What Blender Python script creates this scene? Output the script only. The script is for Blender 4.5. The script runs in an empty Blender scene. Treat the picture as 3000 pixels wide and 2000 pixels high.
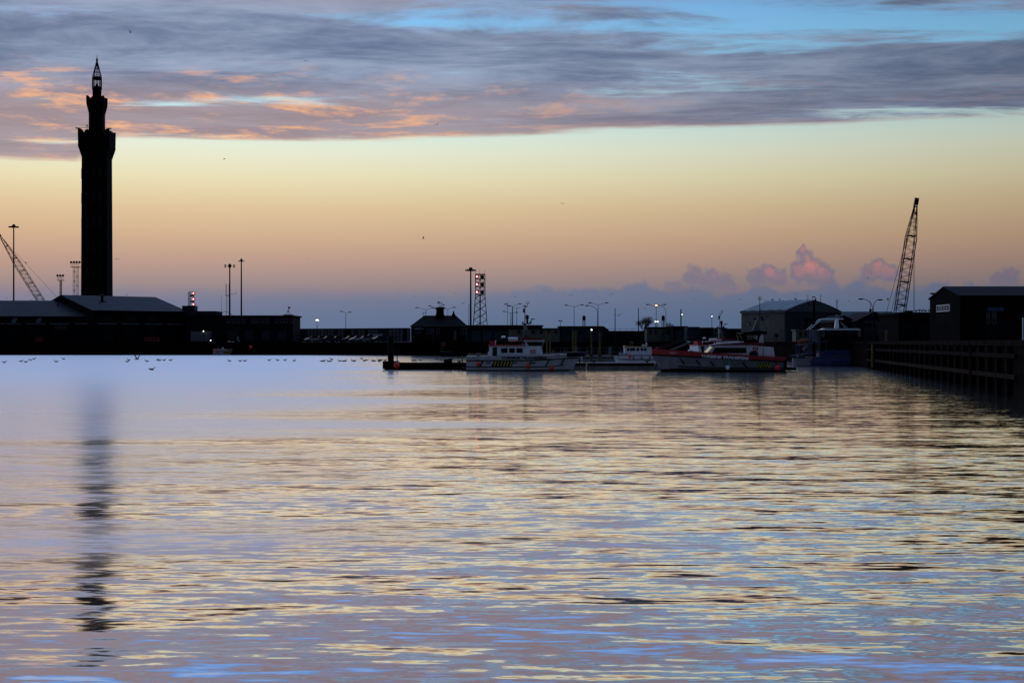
import bpy, bmesh, math, random
from mathutils import Vector, Matrix
random.seed(7)
S = bpy.context.scene
# ------------------------------------------------------------------ camera
FPX, HZ, CAMH = 4167.0, 1003.0, 3.0          # focal length in photo pixels, horizon row, eye height
cd = bpy.data.cameras.new('camera'); cam = bpy.data.objects.new('camera', cd)
S.collection.objects.link(cam)
cd.sensor_width = 36.0; cd.lens = 50.0; cd.shift_y = 0.001; cd.clip_start = 0.1; cd.clip_end = 20000
cam.location = (0, 0, CAMH); cam.rotation_euler = (math.radians(90), 0, 0)
S.camera = cam
S.render.engine = 'CYCLES'
S.cycles.use_denoising = True
S.cycles.max_bounces = 4; S.cycles.glossy_bounces = 3; S.cycles.sample_clamp_indirect = 4.0
S.view_settings.view_transform = 'Standard'; S.view_settings.look = 'None'
S.view_settings.exposure = 0.0; S.view_settings.gamma = 1.0

def srgb(r, g, b):
    def f(c):
        c /= 255.0
        return c/12.92 if c <= 0.04045 else ((c+0.055)/1.055)**2.4
    return (f(r), f(g), f(b), 1.0)

# ---- tiny expression helper that writes shader nodes
class E:
    def __init__(s, nt, sock): s.nt, s.k = nt, sock
    def op(s, o, a, b=None, c=None, clamp=False):
        n = s.nt.nodes.new('ShaderNodeMath'); n.operation = o; n.use_clamp = clamp
        for i, v in enumerate((a, b, c)):
            if v is None: continue
            if isinstance(v, E): s.nt.links.new(v.k, n.inputs[i])
            else: n.inputs[i].default_value = v
        return E(s.nt, n.outputs[0])
    def __add__(s, o): return s.op('ADD', s, o)
    __radd__ = __add__
    def __sub__(s, o): return s.op('SUBTRACT', s, o)
    def __rsub__(s, o): return s.op('SUBTRACT', o, s)
    def __mul__(s, o): return s.op('MULTIPLY', s, o)
    __rmul__ = __mul__
    def __truediv__(s, o): return s.op('DIVIDE', s, o)
    def __rtruediv__(s, o): return s.op('DIVIDE', o, s)
    def mx(s, o): return s.op('MAXIMUM', s, o)
    def mn(s, o): return s.op('MINIMUM', s, o)
    def pw(s, o): return s.op('POWER', s, o)
    def sqrt(s): return s.op('SQRT', s)
    def exp(s): return s.op('EXPONENT', s)
    def absv(s): return s.op('ABSOLUTE', s)
    def sin(s): return s.op('SINE', s)
def sstep(x, a, b):
    n = x.nt.nodes.new('ShaderNodeMapRange'); n.interpolation_type = 'SMOOTHSTEP'
    x.nt.links.new(x.k, n.inputs['Value'])
    n.inputs['From Min'].default_value = a; n.inputs['From Max'].default_value = b
    return E(x.nt, n.outputs[0])
def vec(nt, x, y, z=0.0):
    n = nt.nodes.new('ShaderNodeCombineXYZ')
    for i, v in enumerate((x, y, z)):
        if isinstance(v, E): nt.links.new(v.k, n.inputs[i])
        else: n.inputs[i].default_value = v
    return n.outputs[0]
def noise(nt, v, scale=1.0, detail=2.0, rough=0.5, dist=0.0, color=False):
    n = nt.nodes.new('ShaderNodeTexNoise'); n.inputs['Scale'].default_value = scale
    n.inputs['Detail'].default_value = detail; n.inputs['Roughness'].default_value = rough
    n.inputs['Distortion'].default_value = dist
    nt.links.new(v, n.inputs['Vector'])
    return n.outputs['Color'] if color else E(nt, n.outputs[0])
def ramp(nt, x, stops):
    n = nt.nodes.new('ShaderNodeValToRGB'); nt.links.new(x.k, n.inputs[0]); e = n.color_ramp.elements
    while len(e) < len(stops): e.new(0.5)
    for i, (p, c) in enumerate(stops): e[i].position = p; e[i].color = c
    return n.outputs[0]
def mixc(nt, f, a, b, mode='MIX'):
    n = nt.nodes.new('ShaderNodeMix'); n.data_type = 'RGBA'; n.blend_type = mode
    for i, v in ((0, f), (6, a), (7, b)):
        if isinstance(v, E): nt.links.new(v.k, n.inputs[i])
        elif hasattr(v, 'is_linked'): nt.links.new(v, n.inputs[i])
        else: n.inputs[i].default_value = v
    return n.outputs[2]
def sep(nt, v):
    n = nt.nodes.new('ShaderNodeSeparateXYZ'); nt.links.new(v, n.inputs[0])
    return [E(nt, o) for o in n.outputs]

# ------------------------------------------------------------------ world: dusk sky with a cloud deck
SUN_AZ, SUN_EL = math.radians(-32), math.radians(1.5)      # low sun, left of the view, behind the quay
W = bpy.data.worlds.new('World'); S.world = W; W.use_nodes = True
nt = W.node_tree; nt.nodes.clear()
W.cycles.sampling_method = 'MANUAL'; W.cycles.sample_map_resolution = 512
tc = nt.nodes.new('ShaderNodeTexCoord'); X, Y, Z = sep(nt, tc.outputs['Generated'])
hor = (X*X + Y*Y).sqrt().mx(1e-4)
e = (Z/hor).mx(0.0).mn(20.0)                               # tangent of elevation
az = X.op('ARCTAN2', X, Y)
# clear air, horizon to zenith (position = tan(elevation)/0.6)
stops = [(0.00, (84, 104, 134)), (0.020, (100, 112, 136)), (0.034, (128, 122, 134)), (0.046, (156, 136, 134)), (0.058, (178, 148, 134)), (0.074, (198, 166, 138)),
         (0.094, (212, 188, 150)), (0.114, (222, 213, 176)), (0.133, (221, 225, 203)), (0.145, (210, 227, 216)), (0.165, (182, 217, 226)),
         (0.20, (140, 203, 240)), (0.25, (116, 172, 228)), (0.34, (94, 140, 206)), (0.60, (152, 188, 246))]
clear = ramp(nt, (e/0.6).mn(1.0), [(p/0.6, srgb(*c)) for p, c in stops])
SEED = 14.2
# cloud deck in its own plane (so it foreshortens like a real layer)
ee = e.mx(0.03)
px_, py_ = X/hor/ee, Y/hor/ee
P2 = vec(nt, px_*0.62, py_)
wv = noise(nt, P2, 0.9, 2, 0.5)
n1 = noise(nt, vec(nt, px_*0.8, py_*1.3 + wv*1.2, 3.1), 1.7, 6, 0.66)
n2 = noise(nt, vec(nt, px_*0.45, py_*1.5 + wv*1.1, SEED), 1.05, 6, 0.6)
n3 = noise(nt, vec(nt, px_*1.15, py_*1.0 + wv*1.0, 23.4), 2.6, 6, 0.66)
edge_n = noise(nt, vec(nt, az*3.0, e*40.0, 1.7), 2.2, 5, 0.6)
edge = 0.146 + (az*0.035).mn(0.004) - sstep(az*-1.0, 0.268, 0.300)*0.014
dec = e - edge + (edge_n - 0.5)*0.014
cover = sstep(dec, -0.0015, 0.0035)
right = sstep(az, -0.10, 0.22)
gapb = sstep(e, 0.186, 0.212)*(right*0.125) + sstep(e, 0.31, 0.42)*0.16 - sstep(e, 0.15, 0.175)*(1.0 - sstep(e, 0.175, 0.20))*0.05
gap = (1.0 - sstep(e, 0.232, 0.25)*(1.0 - sstep(e, 0.30, 0.36))*0.75)*sstep(n2 + gapb + (n1 - 0.5)*0.42, 0.55, 0.72)
wisps = sstep(n2, 0.60, 0.70)*(1.0 - sstep(e, 0.15, 0.165))
dens = cover*(1.0 - gap)*(1.0 - wisps*0.8)
ccol = mixc(nt, sstep(n1, 0.30, 0.72), srgb(94, 110, 141), srgb(148, 162, 188))
ccol = mixc(nt, sstep(e, 0.32, 0.45)*0.75, ccol, srgb(172, 188, 228))
ccol = mixc(nt, sstep(e, 0.225, 0.26)*(1.0 - sstep(e, 0.34, 0.44))*0.7, ccol, srgb(150, 122, 120))
lowm = (1.0 - sstep(e, 0.158, 0.192))*(1.0 - sstep(az, -0.12, 0.24)*0.85)
ccol = mixc(nt, lowm*0.62, ccol, srgb(168, 142, 138))
pinkm = (1.0 - sstep(e, 0.172, 0.200))*(1.0 - sstep(az, -0.10, 0.12)*0.9)*sstep(e, 0.10, 0.14)
ccol = mixc(nt, sstep(n3, 0.49, 0.70)*pinkm*0.85, ccol, srgb(244, 178, 128))
rim = (1.0 - sstep(dec, 0.0, 0.006))*0.45
ccol = mixc(nt, rim, ccol, srgb(214, 168, 140))
sky = mixc(nt, dens, clear, ccol)
# far cumulus bank standing on the horizon
bn = noise(nt, vec(nt, az, e*1.0, 5.0), 30.0, 6, 0.58)
bn2 = noise(nt, vec(nt, az, 0.0, 9.0), 9.0, 2, 0.5)
fr = sstep(az, -0.08, 0.06)
btop = 0.0335 + fr*0.004 + (bn2 - 0.5)*0.006 + (bn - 0.5)*(0.016 + fr*0.024)
bd = btop - e
bank = sstep(bd, -0.006, 0.006)*(1.0 - fr) + sstep(bd, -0.0022, 0.0028)*fr
bcol = mixc(nt, sstep(e, 0.010, 0.05), srgb(86, 110, 143), srgb(112, 120, 148))
sky = mixc(nt, bank*(0.72 + fr*0.2), sky, bcol)
puffs = [(2354, 730, 13), (2362, 757, 26), (2368, 785, 36), (2400, 803, 36), (2345, 800, 30), (2425, 812, 22), (2250, 799, 25), (2222, 815, 26), (2275, 817, 24),
         (2572, 793, 26), (2545, 806, 24), (2600, 803, 26), (2960, 812, 26), (2925, 822, 22), (2030, 812, 28), (2085, 823, 34), (2120, 836, 30), (1975, 842, 26)]
nd = noise(nt, vec(nt, az, e, 2.0), 75.0, 4, 0.62, color=True); dx_, dy_, _ = sep(nt, nd)
aw = az + (dx_ - 0.5)*0.020; ew = e + (dy_ - 0.5)*0.020
fld = None; lit = None
for (bx, by, br) in puffs:
    t = (bx-1500)/FPX; a0 = math.atan(t); e0 = (HZ-by)/FPX*math.cos(a0); r0 = br/FPX*1.12
    d = (((aw-a0)*(aw-a0) + (ew-e0)*(ew-e0)).sqrt())*(1.0/r0)
    f = 1.0 - d
    fld = f if fld is None else fld.mx(f)
pf = sstep(fld, -0.25, 0.40)
pk = sstep(fld, 0.10, 0.75)*sstep(e, 0.040, 0.056)*sstep(noise(nt, vec(nt, az, e, 8.0), 60.0, 3, 0.6), 0.30, 0.62)
pcol = mixc(nt, pk, srgb(122, 119, 142), srgb(205, 138, 134))
sky = mixc(nt, pf*sstep(e, 0.026, 0.045)*0.9, sky, pcol)
# low glow falls off round the sky; the unseen sky is shaped for its light
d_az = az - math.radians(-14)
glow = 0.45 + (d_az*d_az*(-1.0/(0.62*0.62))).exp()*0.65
up = sstep(e, 0.20, 0.45)  # upper sky, mostly out of view, brightened to light the water
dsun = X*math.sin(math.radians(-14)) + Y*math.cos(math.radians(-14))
front = 0.13 + sstep(dsun, -0.35, 0.65)*0.87  # unseen sky behind the camera dimmed to keep the silhouettes dark
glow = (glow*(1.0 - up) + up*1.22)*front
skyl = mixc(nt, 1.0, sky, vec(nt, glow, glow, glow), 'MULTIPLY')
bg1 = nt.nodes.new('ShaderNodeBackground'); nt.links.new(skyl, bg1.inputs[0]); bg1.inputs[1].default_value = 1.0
st = nt.nodes.new('ShaderNodeTexSky'); st.sky_type = 'NISHITA'; st.sun_disc = False
st.sun_elevation = SUN_EL; st.sun_rotation = SUN_AZ
bg2 = nt.nodes.new('ShaderNodeBackground'); nt.links.new(st.outputs[0], bg2.inputs[0]); bg2.inputs[1].default_value = 0.004
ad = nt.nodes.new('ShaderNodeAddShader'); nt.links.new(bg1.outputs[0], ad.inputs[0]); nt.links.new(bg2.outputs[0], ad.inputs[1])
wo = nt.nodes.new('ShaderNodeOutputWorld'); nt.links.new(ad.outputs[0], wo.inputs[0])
# ------------------------------------------------------------------ sun (almost set)
ld = bpy.data.lights.new('sun', 'SUN'); ld.energy = 0.06; ld.angle = math.radians(6); ld.color = (1.0, 0.72, 0.5)
lo = bpy.data.objects.new('sun', ld); S.collection.objects.link(lo)
sd = Vector((math.sin(SUN_AZ)*math.cos(SUN_EL), math.cos(SUN_AZ)*math.cos(SUN_EL), math.sin(SUN_EL)))
lo.rotation_euler = sd.to_track_quat('Z', 'Y').to_euler(); lo.location = (-60, 60, 60)

# ------------------------------------------------------------------ materials
MATS = {}
def mat(name, col, rough=0.7, metal=0.0, var=0.25, scale=0.8, emit=None, estr=0.0, coat=0.0, spec=0.4):
    if name in MATS: return MATS[name]
    m = bpy.data.materials.new(name); m.use_nodes = True; t = m.node_tree
    b = t.nodes['Principled BSDF']
    b.inputs['Roughness'].default_value = rough; b.inputs['Metallic'].default_value = metal
    b.inputs['Specular IOR Level'].default_value = spec; b.inputs['Coat Weight'].default_value = coat
    c = (col[0], col[1], col[2], 1.0)
    if emit:
        b.inputs['Emission Color'].default_value = (*emit, 1.0); b.inputs['Emission Strength'].default_value = estr
    if var > 0:
        g = t.nodes.new('ShaderNodeTexCoord')
        n = noise(t, g.outputs['Object'], scale, 5, 0.6)
        dk = tuple(v*(1-var) for v in col)+(1.0,); lt = tuple(min(1, v*(1+var)) for v in col)+(1.0,)
        t.links.new(mixc(t, sstep(n, 0.3, 0.7), dk, lt), b.inputs['Base Color'])
    else: b.inputs['Base Color'].default_value = c
    MATS[name] = m; return m

# ------------------------------------------------------------------ helpers
COL = S.collection
def at(px, py, d):
    "point of the place that lies at depth d (metres) on the line of sight through a photo pixel"
    return Vector(((px-1500.0)/FPX*d, d, CAMH+(HZ-py)/FPX*d))
class MB:
    def __init__(s): s.bm = bmesh.new()
    def box(s, c, sz, rz=0.0, rot=None):
        m = Matrix.Translation(Vector(c)) @ (rot if rot is not None else Matrix.Rotation(rz, 4, 'Z')) @ Matrix.Diagonal((sz[0], sz[1], sz[2], 1))
        bmesh.ops.create_cube(s.bm, size=1.0, matrix=m); return s
    def bx(s, x0, x1, y0, y1, z0, z1):
        return s.box(((x0+x1)/2, (y0+y1)/2, (z0+z1)/2), (x1-x0, y1-y0, z1-z0))
    def tube(s, a, b, r, r2=None, seg=6):
        a, b = Vector(a), Vector(b); d = b-a; L = d.length
        if L < 1e-6: return s
        m = Matrix.Translation((a+b)/2) @ d.to_track_quat('Z', 'Y').to_matrix().to_4x4()
        bmesh.ops.create_cone(s.bm, cap_ends=True, segments=seg, radius1=r, radius2=r if r2 is None else r2, depth=L, matrix=m); return s
    def path(s, pts, r, seg=6):
        for a, b in zip(pts[:-1], pts[1:]): s.tube(a, b, r, seg=seg)
        return s
    def ball(s, c, r, sc=(1, 1, 1), u=12, v=8):
        m = Matrix.Translation(Vector(c)) @ Matrix.Diagonal((sc[0], sc[1], sc[2], 1))
        bmesh.ops.create_uvsphere(s.bm, u_segments=u, v_segments=v, radius=r, matrix=m); return s
    def lathe(s, c, prof, seg=12):
        c = Vector(c); rows = []
        for (r, z) in prof:
            rows.append([s.bm.verts.new((c.x+r*math.cos(2*math.pi*i/seg), c.y+r*math.sin(2*math.pi*i/seg), c.z+z)) for i in range(seg)])
        for p, q in zip(rows[:-1], rows[1:]):
            for i in range(seg):
                j = (i+1) % seg; s.bm.faces.new((p[i], p[j], q[j], q[i]))
        s.bm.faces.new(rows[-1]); s.bm.faces.new(rows[0][::-1]); return s
    def poly(s, pts, faces):
        vs = [s.bm.verts.new(p) for p in pts]
        for f in faces: s.bm.faces.new([vs[i] for i in f])
        return s
    def prism(s, pts, off):
        "polygon pts extruded along vector off"
        off = Vector(off); n = len(pts); P = [Vector(p) for p in pts]
        fs = [tuple(range(n-1, -1, -1)), tuple(range(n, 2*n))]
        fs += [(i, (i+1) % n, n+(i+1) % n, n+i) for i in range(n)]
        return s.poly(P+[p+off for p in P], fs)
    def build(s, name, m, parent=None, smooth=False):
        bmesh.ops.recalc_face_normals(s.bm, faces=s.bm.faces[:])
        me = bpy.data.meshes.new(name); s.bm.to_mesh(me); s.bm.free()
        if m: me.materials.append(m)
        if smooth:
            for p in me.polygons: p.use_smooth = True
        o = bpy.data.objects.new(name, me); COL.objects.link(o)
        if parent: o.parent = parent
        return o
def tag(o, label, cat, group=None):
    o['label'] = label; o['category'] = cat
    if group: o['group'] = group
    return o
def thing(name, loc, label, cat, group=None, rz=0.0, sc=1.0):
    o = bpy.data.objects.new(name, None); COL.objects.link(o); o.location = loc; o.rotation_euler = (0, 0, rz); o.scale = (sc, sc, sc)
    o.empty_display_size = 0.5
    return tag(o, label, cat, group)
def structure(o): o['kind'] = 'structure'; return o
def copy_tree(o, parent=None):
    c = o.copy(); COL.objects.link(c)
    if parent: c.parent = parent
    for ch in list(o.children): copy_tree(ch, c)
    return c
# ------------------------------------------------------------------ water
GZ = 3.15                                                     # quay level above the dock water
def water_material():
    m = bpy.data.materials.new('dock_water'); m.use_nodes = True; t = m.node_tree
    b = t.nodes['Principled BSDF']
    g = t.nodes.new('ShaderNodeNewGeometry'); x, y, z = sep(t, g.outputs['Position'])
    band = noise(t, vec(t, x*0.006, y*0.045, 2.0), 1.0, 4, 0.6)*0.6 + noise(t, vec(t, x*0.012, y*0.20, 5.0), 1.0, 3, 0.6)*0.4               # broad cat's-paws
    calm_side = sstep(x*0.9 + y*0.12, -12.0, 26.0)
    near = 1.0 - sstep(y, 22.0, 62.0)
    ruf = sstep(band + (0.16 - calm_side*0.46 - near*0.10), 0.38, 0.62)
    def sl(v, sc, det, rg): 
        cx, cy, cz = sep(t, noise(t, v, sc, det, rg, color=True)); return cx - 0.5, cy - 0.5
    a1x, a1y = sl(vec(t, x*0.24, y*1.0 + x*0.06, 0.0), 1.35, 2, 0.5)          # long swell
    a2x, a2y = sl(vec(t, x*0.26, y*1.1, 7.0), 5.2, 3, 0.55)                    # ripples
    a3x, a3y = sl(vec(t, x*0.4, y*1.0, 15.0), 13.0, 2, 0.6)                     # fine chop
    far_ = sstep(y, 16.0, 55.0); k1 = 0.31 - far_*0.22; k2 = 0.34 - far_*0.17; k3 = 0.08 + ruf*0.12
    sx = a1x*(k1*0.35) + a2x*(k2*0.4) + a3x*k3*0.5
    sy = a1y*k1 + a2y*k2 + a3y*k3
    nv = vec(t, sx*-1.0, sy*-1.0, 1.0)
    nn = t.nodes.new('ShaderNodeVectorMath'); nn.operation = 'NORMALIZE'; t.links.new(nv, nn.inputs[0])
    t.links.new(nn.outputs[0], b.inputs['Normal'])
    rg = 0.06 + ruf*0.20 + sstep(y, 40.0, 180.0)*(0.24 - calm_side*0.19)
    t.links.new(rg.k, b.inputs['Roughness'])
    b.inputs['Base Color'].default_value = (0.012, 0.015, 0.02, 1)
    b.inputs['IOR'].default_value = 1.6
    gl = t.nodes.new('ShaderNodeBsdfAnisotropic'); gl.distribution = 'MULTI_GGX'; gl.inputs['Color'].default_value = (1.0, 0.985, 0.97, 1)
    t.links.new(rg.k, gl.inputs['Roughness']); t.links.new(nn.outputs[0], gl.inputs['Normal'])
    lw = t.nodes.new('ShaderNodeFresnel'); lw.inputs['IOR'].default_value = 1.6
    mx = t.nodes.new('ShaderNodeMixShader'); t.links.new((E(t, lw.outputs[0])*1.55 + 0.16).mn(1.0).k, mx.inputs[0])
    t.links.new(b.outputs[0], mx.inputs[1]); t.links.new(gl.outputs[0], mx.inputs[2])
    t.links.new(mx.outputs[0], t.nodes['Material Output'].inputs['Surface'])
    return m
w = MB().poly([(-420, -60, 0), (420, -60, 0), (420, 420, 0), (-420, 420, 0)], [(0, 1, 2, 3)]).build('water', water_material())
structure(w)
# ------------------------------------------------------------------ palette
M_BRICK = mat('dark_brick', (0.008, 0.007, 0.0075), 0.9, var=0.35, scale=0.5, spec=0.03)  # base colour set very dark so the walls hold their silhouette
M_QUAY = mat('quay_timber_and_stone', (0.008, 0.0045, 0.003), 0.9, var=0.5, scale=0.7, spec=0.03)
M_GROUND = mat('quay_concrete', (0.09, 0.09, 0.085), 0.85, var=0.3, scale=0.3)
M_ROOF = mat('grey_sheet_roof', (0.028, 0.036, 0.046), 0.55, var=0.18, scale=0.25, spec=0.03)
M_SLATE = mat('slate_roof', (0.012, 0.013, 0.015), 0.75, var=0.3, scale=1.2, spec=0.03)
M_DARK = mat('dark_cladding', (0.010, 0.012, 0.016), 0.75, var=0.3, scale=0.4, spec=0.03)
M_BLUED = mat('blue_grey_cladding', (0.022, 0.030, 0.042), 0.7, var=0.25, scale=0.4, spec=0.25)
M_STEEL = mat('dark_steel', (0.018, 0.021, 0.027), 0.6, 0.2, var=0.25, scale=2.0, spec=0.05)
M_BLACK = mat('black_rubber', (0.007, 0.007, 0.008), 0.8, var=0.2, spec=0.05)
M_GALV = mat('galvanised_steel', (0.09, 0.10, 0.12), 0.5, 0.5, var=0.2, scale=2.0)
M_CREAM = mat('cream_panel', (0.12, 0.11, 0.085), 0.75, var=0.15, scale=0.5)
M_FAB = mat('stretched_white_fabric', (0.17, 0.19, 0.22), 0.6, var=0.12, scale=0.4)
M_LEDGE = mat('pale_ledge', (0.09, 0.10, 0.115), 0.7, var=0.2)
M_FRAME = mat('pale_window_frame', (0.14, 0.155, 0.18), 0.6, var=0.1)
M_GLASS = mat('dark_window_glass', (0.012, 0.014, 0.018), 0.12, var=0.0, spec=0.35)
M_WHITE = mat('white_boat_paint', (0.80, 0.82, 0.85), 0.35, var=0.08, scale=1.5, coat=0.2)
M_GREYH = mat('weathered_grey_hull', (0.20, 0.21, 0.22), 0.5, var=0.25, scale=1.2)
M_LHULL = mat('pale_grey_hull', (0.50, 0.50, 0.50), 0.45, var=0.15, scale=1.0)
M_RED = mat('red_boat_paint', (0.42, 0.022, 0.022), 0.4, var=0.15, scale=1.5)
M_DKRED = mat('dark_red_paint', (0.17, 0.012, 0.015), 0.5, var=0.2, scale=1.5)
M_ORANGE = mat('orange_fender', (0.80, 0.045, 0.012), 0.4, var=0.15, scale=3.0)
M_YPILE = mat('dull_yellow_pile', (0.11, 0.09, 0.012), 0.8, var=0.3, scale=2.0)
M_YELLOW = mat('yellow_paint', (0.55, 0.42, 0.04), 0.6, var=0.25, scale=2.0)
M_BLUEH = mat('blue_trawler_hull', (0.018, 0.035, 0.12), 0.5, var=0.35, scale=1.0)
M_RUST = mat('rusty_steel', (0.022, 0.012, 0.007), 0.85, var=0.4, scale=1.5, spec=0.03)
M_WOOD = mat('dark_timber', (0.006, 0.004, 0.003), 0.85, var=0.4, scale=1.5, spec=0.03)  # base colour set near black so the quay timbers stay dark
M_PALE = mat('pale_concrete', (0.22, 0.22, 0.21), 0.7, var=0.3, scale=0.8)
M_LAMPW = mat('lit_white_lamp', (0.9, 0.9, 0.9), 0.4, var=0, emit=(1.0, 0.97, 0.9), estr=5)
M_LAMPO = mat('lit_sodium_lamp', (0.9, 0.7, 0.5), 0.4, var=0, emit=(1.0, 0.55, 0.34), estr=5)
M_LAMPR = mat('lit_red_signal', (0.8, 0.1, 0.1), 0.4, var=0, emit=(1.0, 0.05, 0.07), estr=4.5)
M_LAMPH = mat('hot_red_bulb', (0.8, 0.5, 0.5), 0.4, var=0, emit=(1.0, 0.55, 0.55), estr=10)
M_LEAF = mat('dark_leaf', (0.035, 0.045, 0.022), 0.7, var=0.4, scale=3.0)
M_BARK = mat('bark', (0.04, 0.032, 0.025), 0.9, var=0.3, scale=3.0)
M_GULL = mat('gull_grey', (0.11, 0.10, 0.10), 0.7, var=0.2, scale=4.0)
M_BROWNB = mat('buff_boat_paint', (0.40, 0.27, 0.12), 0.6, var=0.2)

# ------------------------------------------------------------------ quays
LAND = [(-2500, 420), (-420, 353), (-17, 335), (-15.6, 312), (15, 297), (38, 281), (46, 225), (42.7, 170), (29.9, 83), (20, 12), (14, -40),
        (2500, -40), (2500, 4000), (-2500, 4000)]
structure(MB().poly([(x, y, GZ) for x, y in LAND], [tuple(range(len(LAND)))]).build('ground', M_GROUND))
mb = MB()
EDGE = LAND[:11]
for (a, b) in zip(EDGE[:-1], EDGE[1:]):
    mb.poly([(a[0], a[1], -3), (b[0], b[1], -3), (b[0], b[1], GZ-0.35), (a[0], a[1], GZ-0.35)], [(0, 1, 2, 3)])
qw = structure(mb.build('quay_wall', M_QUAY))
def seg_dir(a, b):
    d = Vector((b[0]-a[0], b[1]-a[1], 0)); L = d.length; d.normalize(); return d, L, Vector((d.y, -d.x, 0))   # n points to the water
# coping stones along the quay edge
for (a, b) in list(zip(EDGE[:-1], EDGE[1:]))[1:]:
    d, L, n = seg_dir(a, b)
    step = 3.0 if a[1] < 240 else 9.0
    k = max(1, int(L/step))
    for i in range(k):
        p = Vector((a[0], a[1], 0)) + d*((i+0.5)*L/k)
        MB().box((0, 0, 0), (L/k-0.06, 0.7, 0.36)).build('coping_stone', M_QUAY, qw).matrix_local = \
            Matrix.Translation((p.x+n.x*-0.22, p.y+n.y*-0.22, GZ-0.172)) @ Matrix.Rotation(math.atan2(d.y, d.x), 4, 'Z')
# timber fender piles and waling on the near right-hand quay
d, L, n = seg_dir(EDGE[7], EDGE[8])
base = Vector((EDGE[7][0], EDGE[7][1], 0))
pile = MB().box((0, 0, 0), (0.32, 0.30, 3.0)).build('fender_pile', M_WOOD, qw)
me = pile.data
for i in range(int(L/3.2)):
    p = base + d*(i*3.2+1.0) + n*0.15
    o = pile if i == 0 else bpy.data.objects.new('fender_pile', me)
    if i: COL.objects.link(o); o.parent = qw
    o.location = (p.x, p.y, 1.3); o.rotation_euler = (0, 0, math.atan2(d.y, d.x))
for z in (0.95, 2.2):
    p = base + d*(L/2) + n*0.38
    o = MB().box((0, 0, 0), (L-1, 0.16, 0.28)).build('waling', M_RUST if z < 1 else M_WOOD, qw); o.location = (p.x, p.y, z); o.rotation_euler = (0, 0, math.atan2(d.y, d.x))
# quay ladder
p = at(2868, 1100, 98); 
lq = base + d*((p - base).dot(d)) + n*0.5
ob = MB()
for s_ in (-0.2, 0.2): ob.tube((s_, 0, -0.4), (s_, 0, 2.9), 0.035)
for k in range(10): ob.tube((-0.2, 0, k*0.3-0.2), (0.2, 0, k*0.3-0.2), 0.02)
o = ob.build('ladder', M_RUST); o.location = (lq.x, lq.y, 0); o.rotation_euler = (0, 0, math.atan2(d.y, d.x))
tag(o, 'rusty ladder hanging down the dark right hand quay wall', 'ladder')
# yellow mooring post at the right quay edge
yp = at(2585, 1060, 160); 
p = base + d*((yp - base).dot(d)) + n*(-0.9)
t = thing('mooring_post', (p.x, p.y, GZ), 'yellow post on the dark right hand quay by the trawler', 'post')
MB().lathe((0, 0, 0), [(0.16, -0.2), (0.16, 1.1), (0.12, 1.2)], 10).build('post', M_YPILE, t)
MB().lathe((0, 0, 1.2), [(0.14, 0), (0.14, 0.08), (0.03, 0.14)], 10).build('cap', M_STEEL, t)
o = MB().tube((0, 0, 0), (0, 0, 2.6), 0.16, seg=10).build('fender_post', M_YPILE); q = base + d*((yp - base).dot(d)) + n*0.62
o.location = (q.x, q.y, 0.2); tag(o, 'yellow vertical fender post standing against the right quay wall', 'post')

# ------------------------------------------------------------------ generic building pieces
def window(root, c, w, h, rz=0.0, frame=M_FRAME, bars=1, glass=M_GLASS, name='window', fw=0.07, d=0.10):
    "framed window centred at local c, facing local -y rotated by rz; child pane"
    R = Matrix.Rotation(rz, 4, 'Z')
    mb = MB()
    mb.box((0, 0, h/2-fw/2), (w, d, fw)); mb.box((0, 0, -h/2+fw/2), (w, d, fw))
    mb.box((-w/2+fw/2, 0, 0), (fw, d, h-2*fw-0.002)); mb.box((w/2-fw/2, 0, 0), (fw, d, h-2*fw-0.002))
    for i in range(bars):
        x = -w/2 + w*(i+1)/(bars+1); mb.box((x, 0, 0), (fw*0.7, d*0.8, h-2*fw-0.002))
    o = mb.build(name, frame, root); o.matrix_local = Matrix.Translation(Vector(c)) @ R
    g = MB().box((0, d*0.25, 0), (w-2*fw, 0.02, h-2*fw)).build('pane', glass, o)
    return o
def door(root, c, w, h, m, rz=0.0):
    o = MB().box((0, 0, h/2), (w, 0.08, h)).build('door', m, root); o.matrix_local = Matrix.Translation(Vector(c)) @ Matrix.Rotation(rz, 4, 'Z')
    MB().box((w*0.36, -0.07, h*0.48), (0.05, 0.06, 0.16)).build('handle', M_GALV, o); return o
def gable_shell(root, L, W, he, hr, mwall, mroof, over=0.4, th=0.18, wall_name='wall'):
    "local x along ridge 0..L, y 0..W away from the viewer"
    pr = [(0, 0, 0), (0, W, 0), (0, W, he), (0, W/2, hr), (0, 0, he)]
    wl = MB().prism(pr, (L, 0, 0)).build(wall_name, mwall, root)
    mb = MB(); sl = (hr-he)/(W/2)
    for sgn in (-1, 1):
        ye = W/2 + sgn*(W/2+over); ze = he - sl*over
        pts = [(-over, ye, ze+0.02), (-over, W/2, hr+0.02), (-over, W/2, hr+th+0.02), (-over, ye, ze+th+0.02)]
        mb.prism(pts, (L+2*over, 0, 0))
    rf = mb.build('roof', mroof, root)
    return wl, rf
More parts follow.
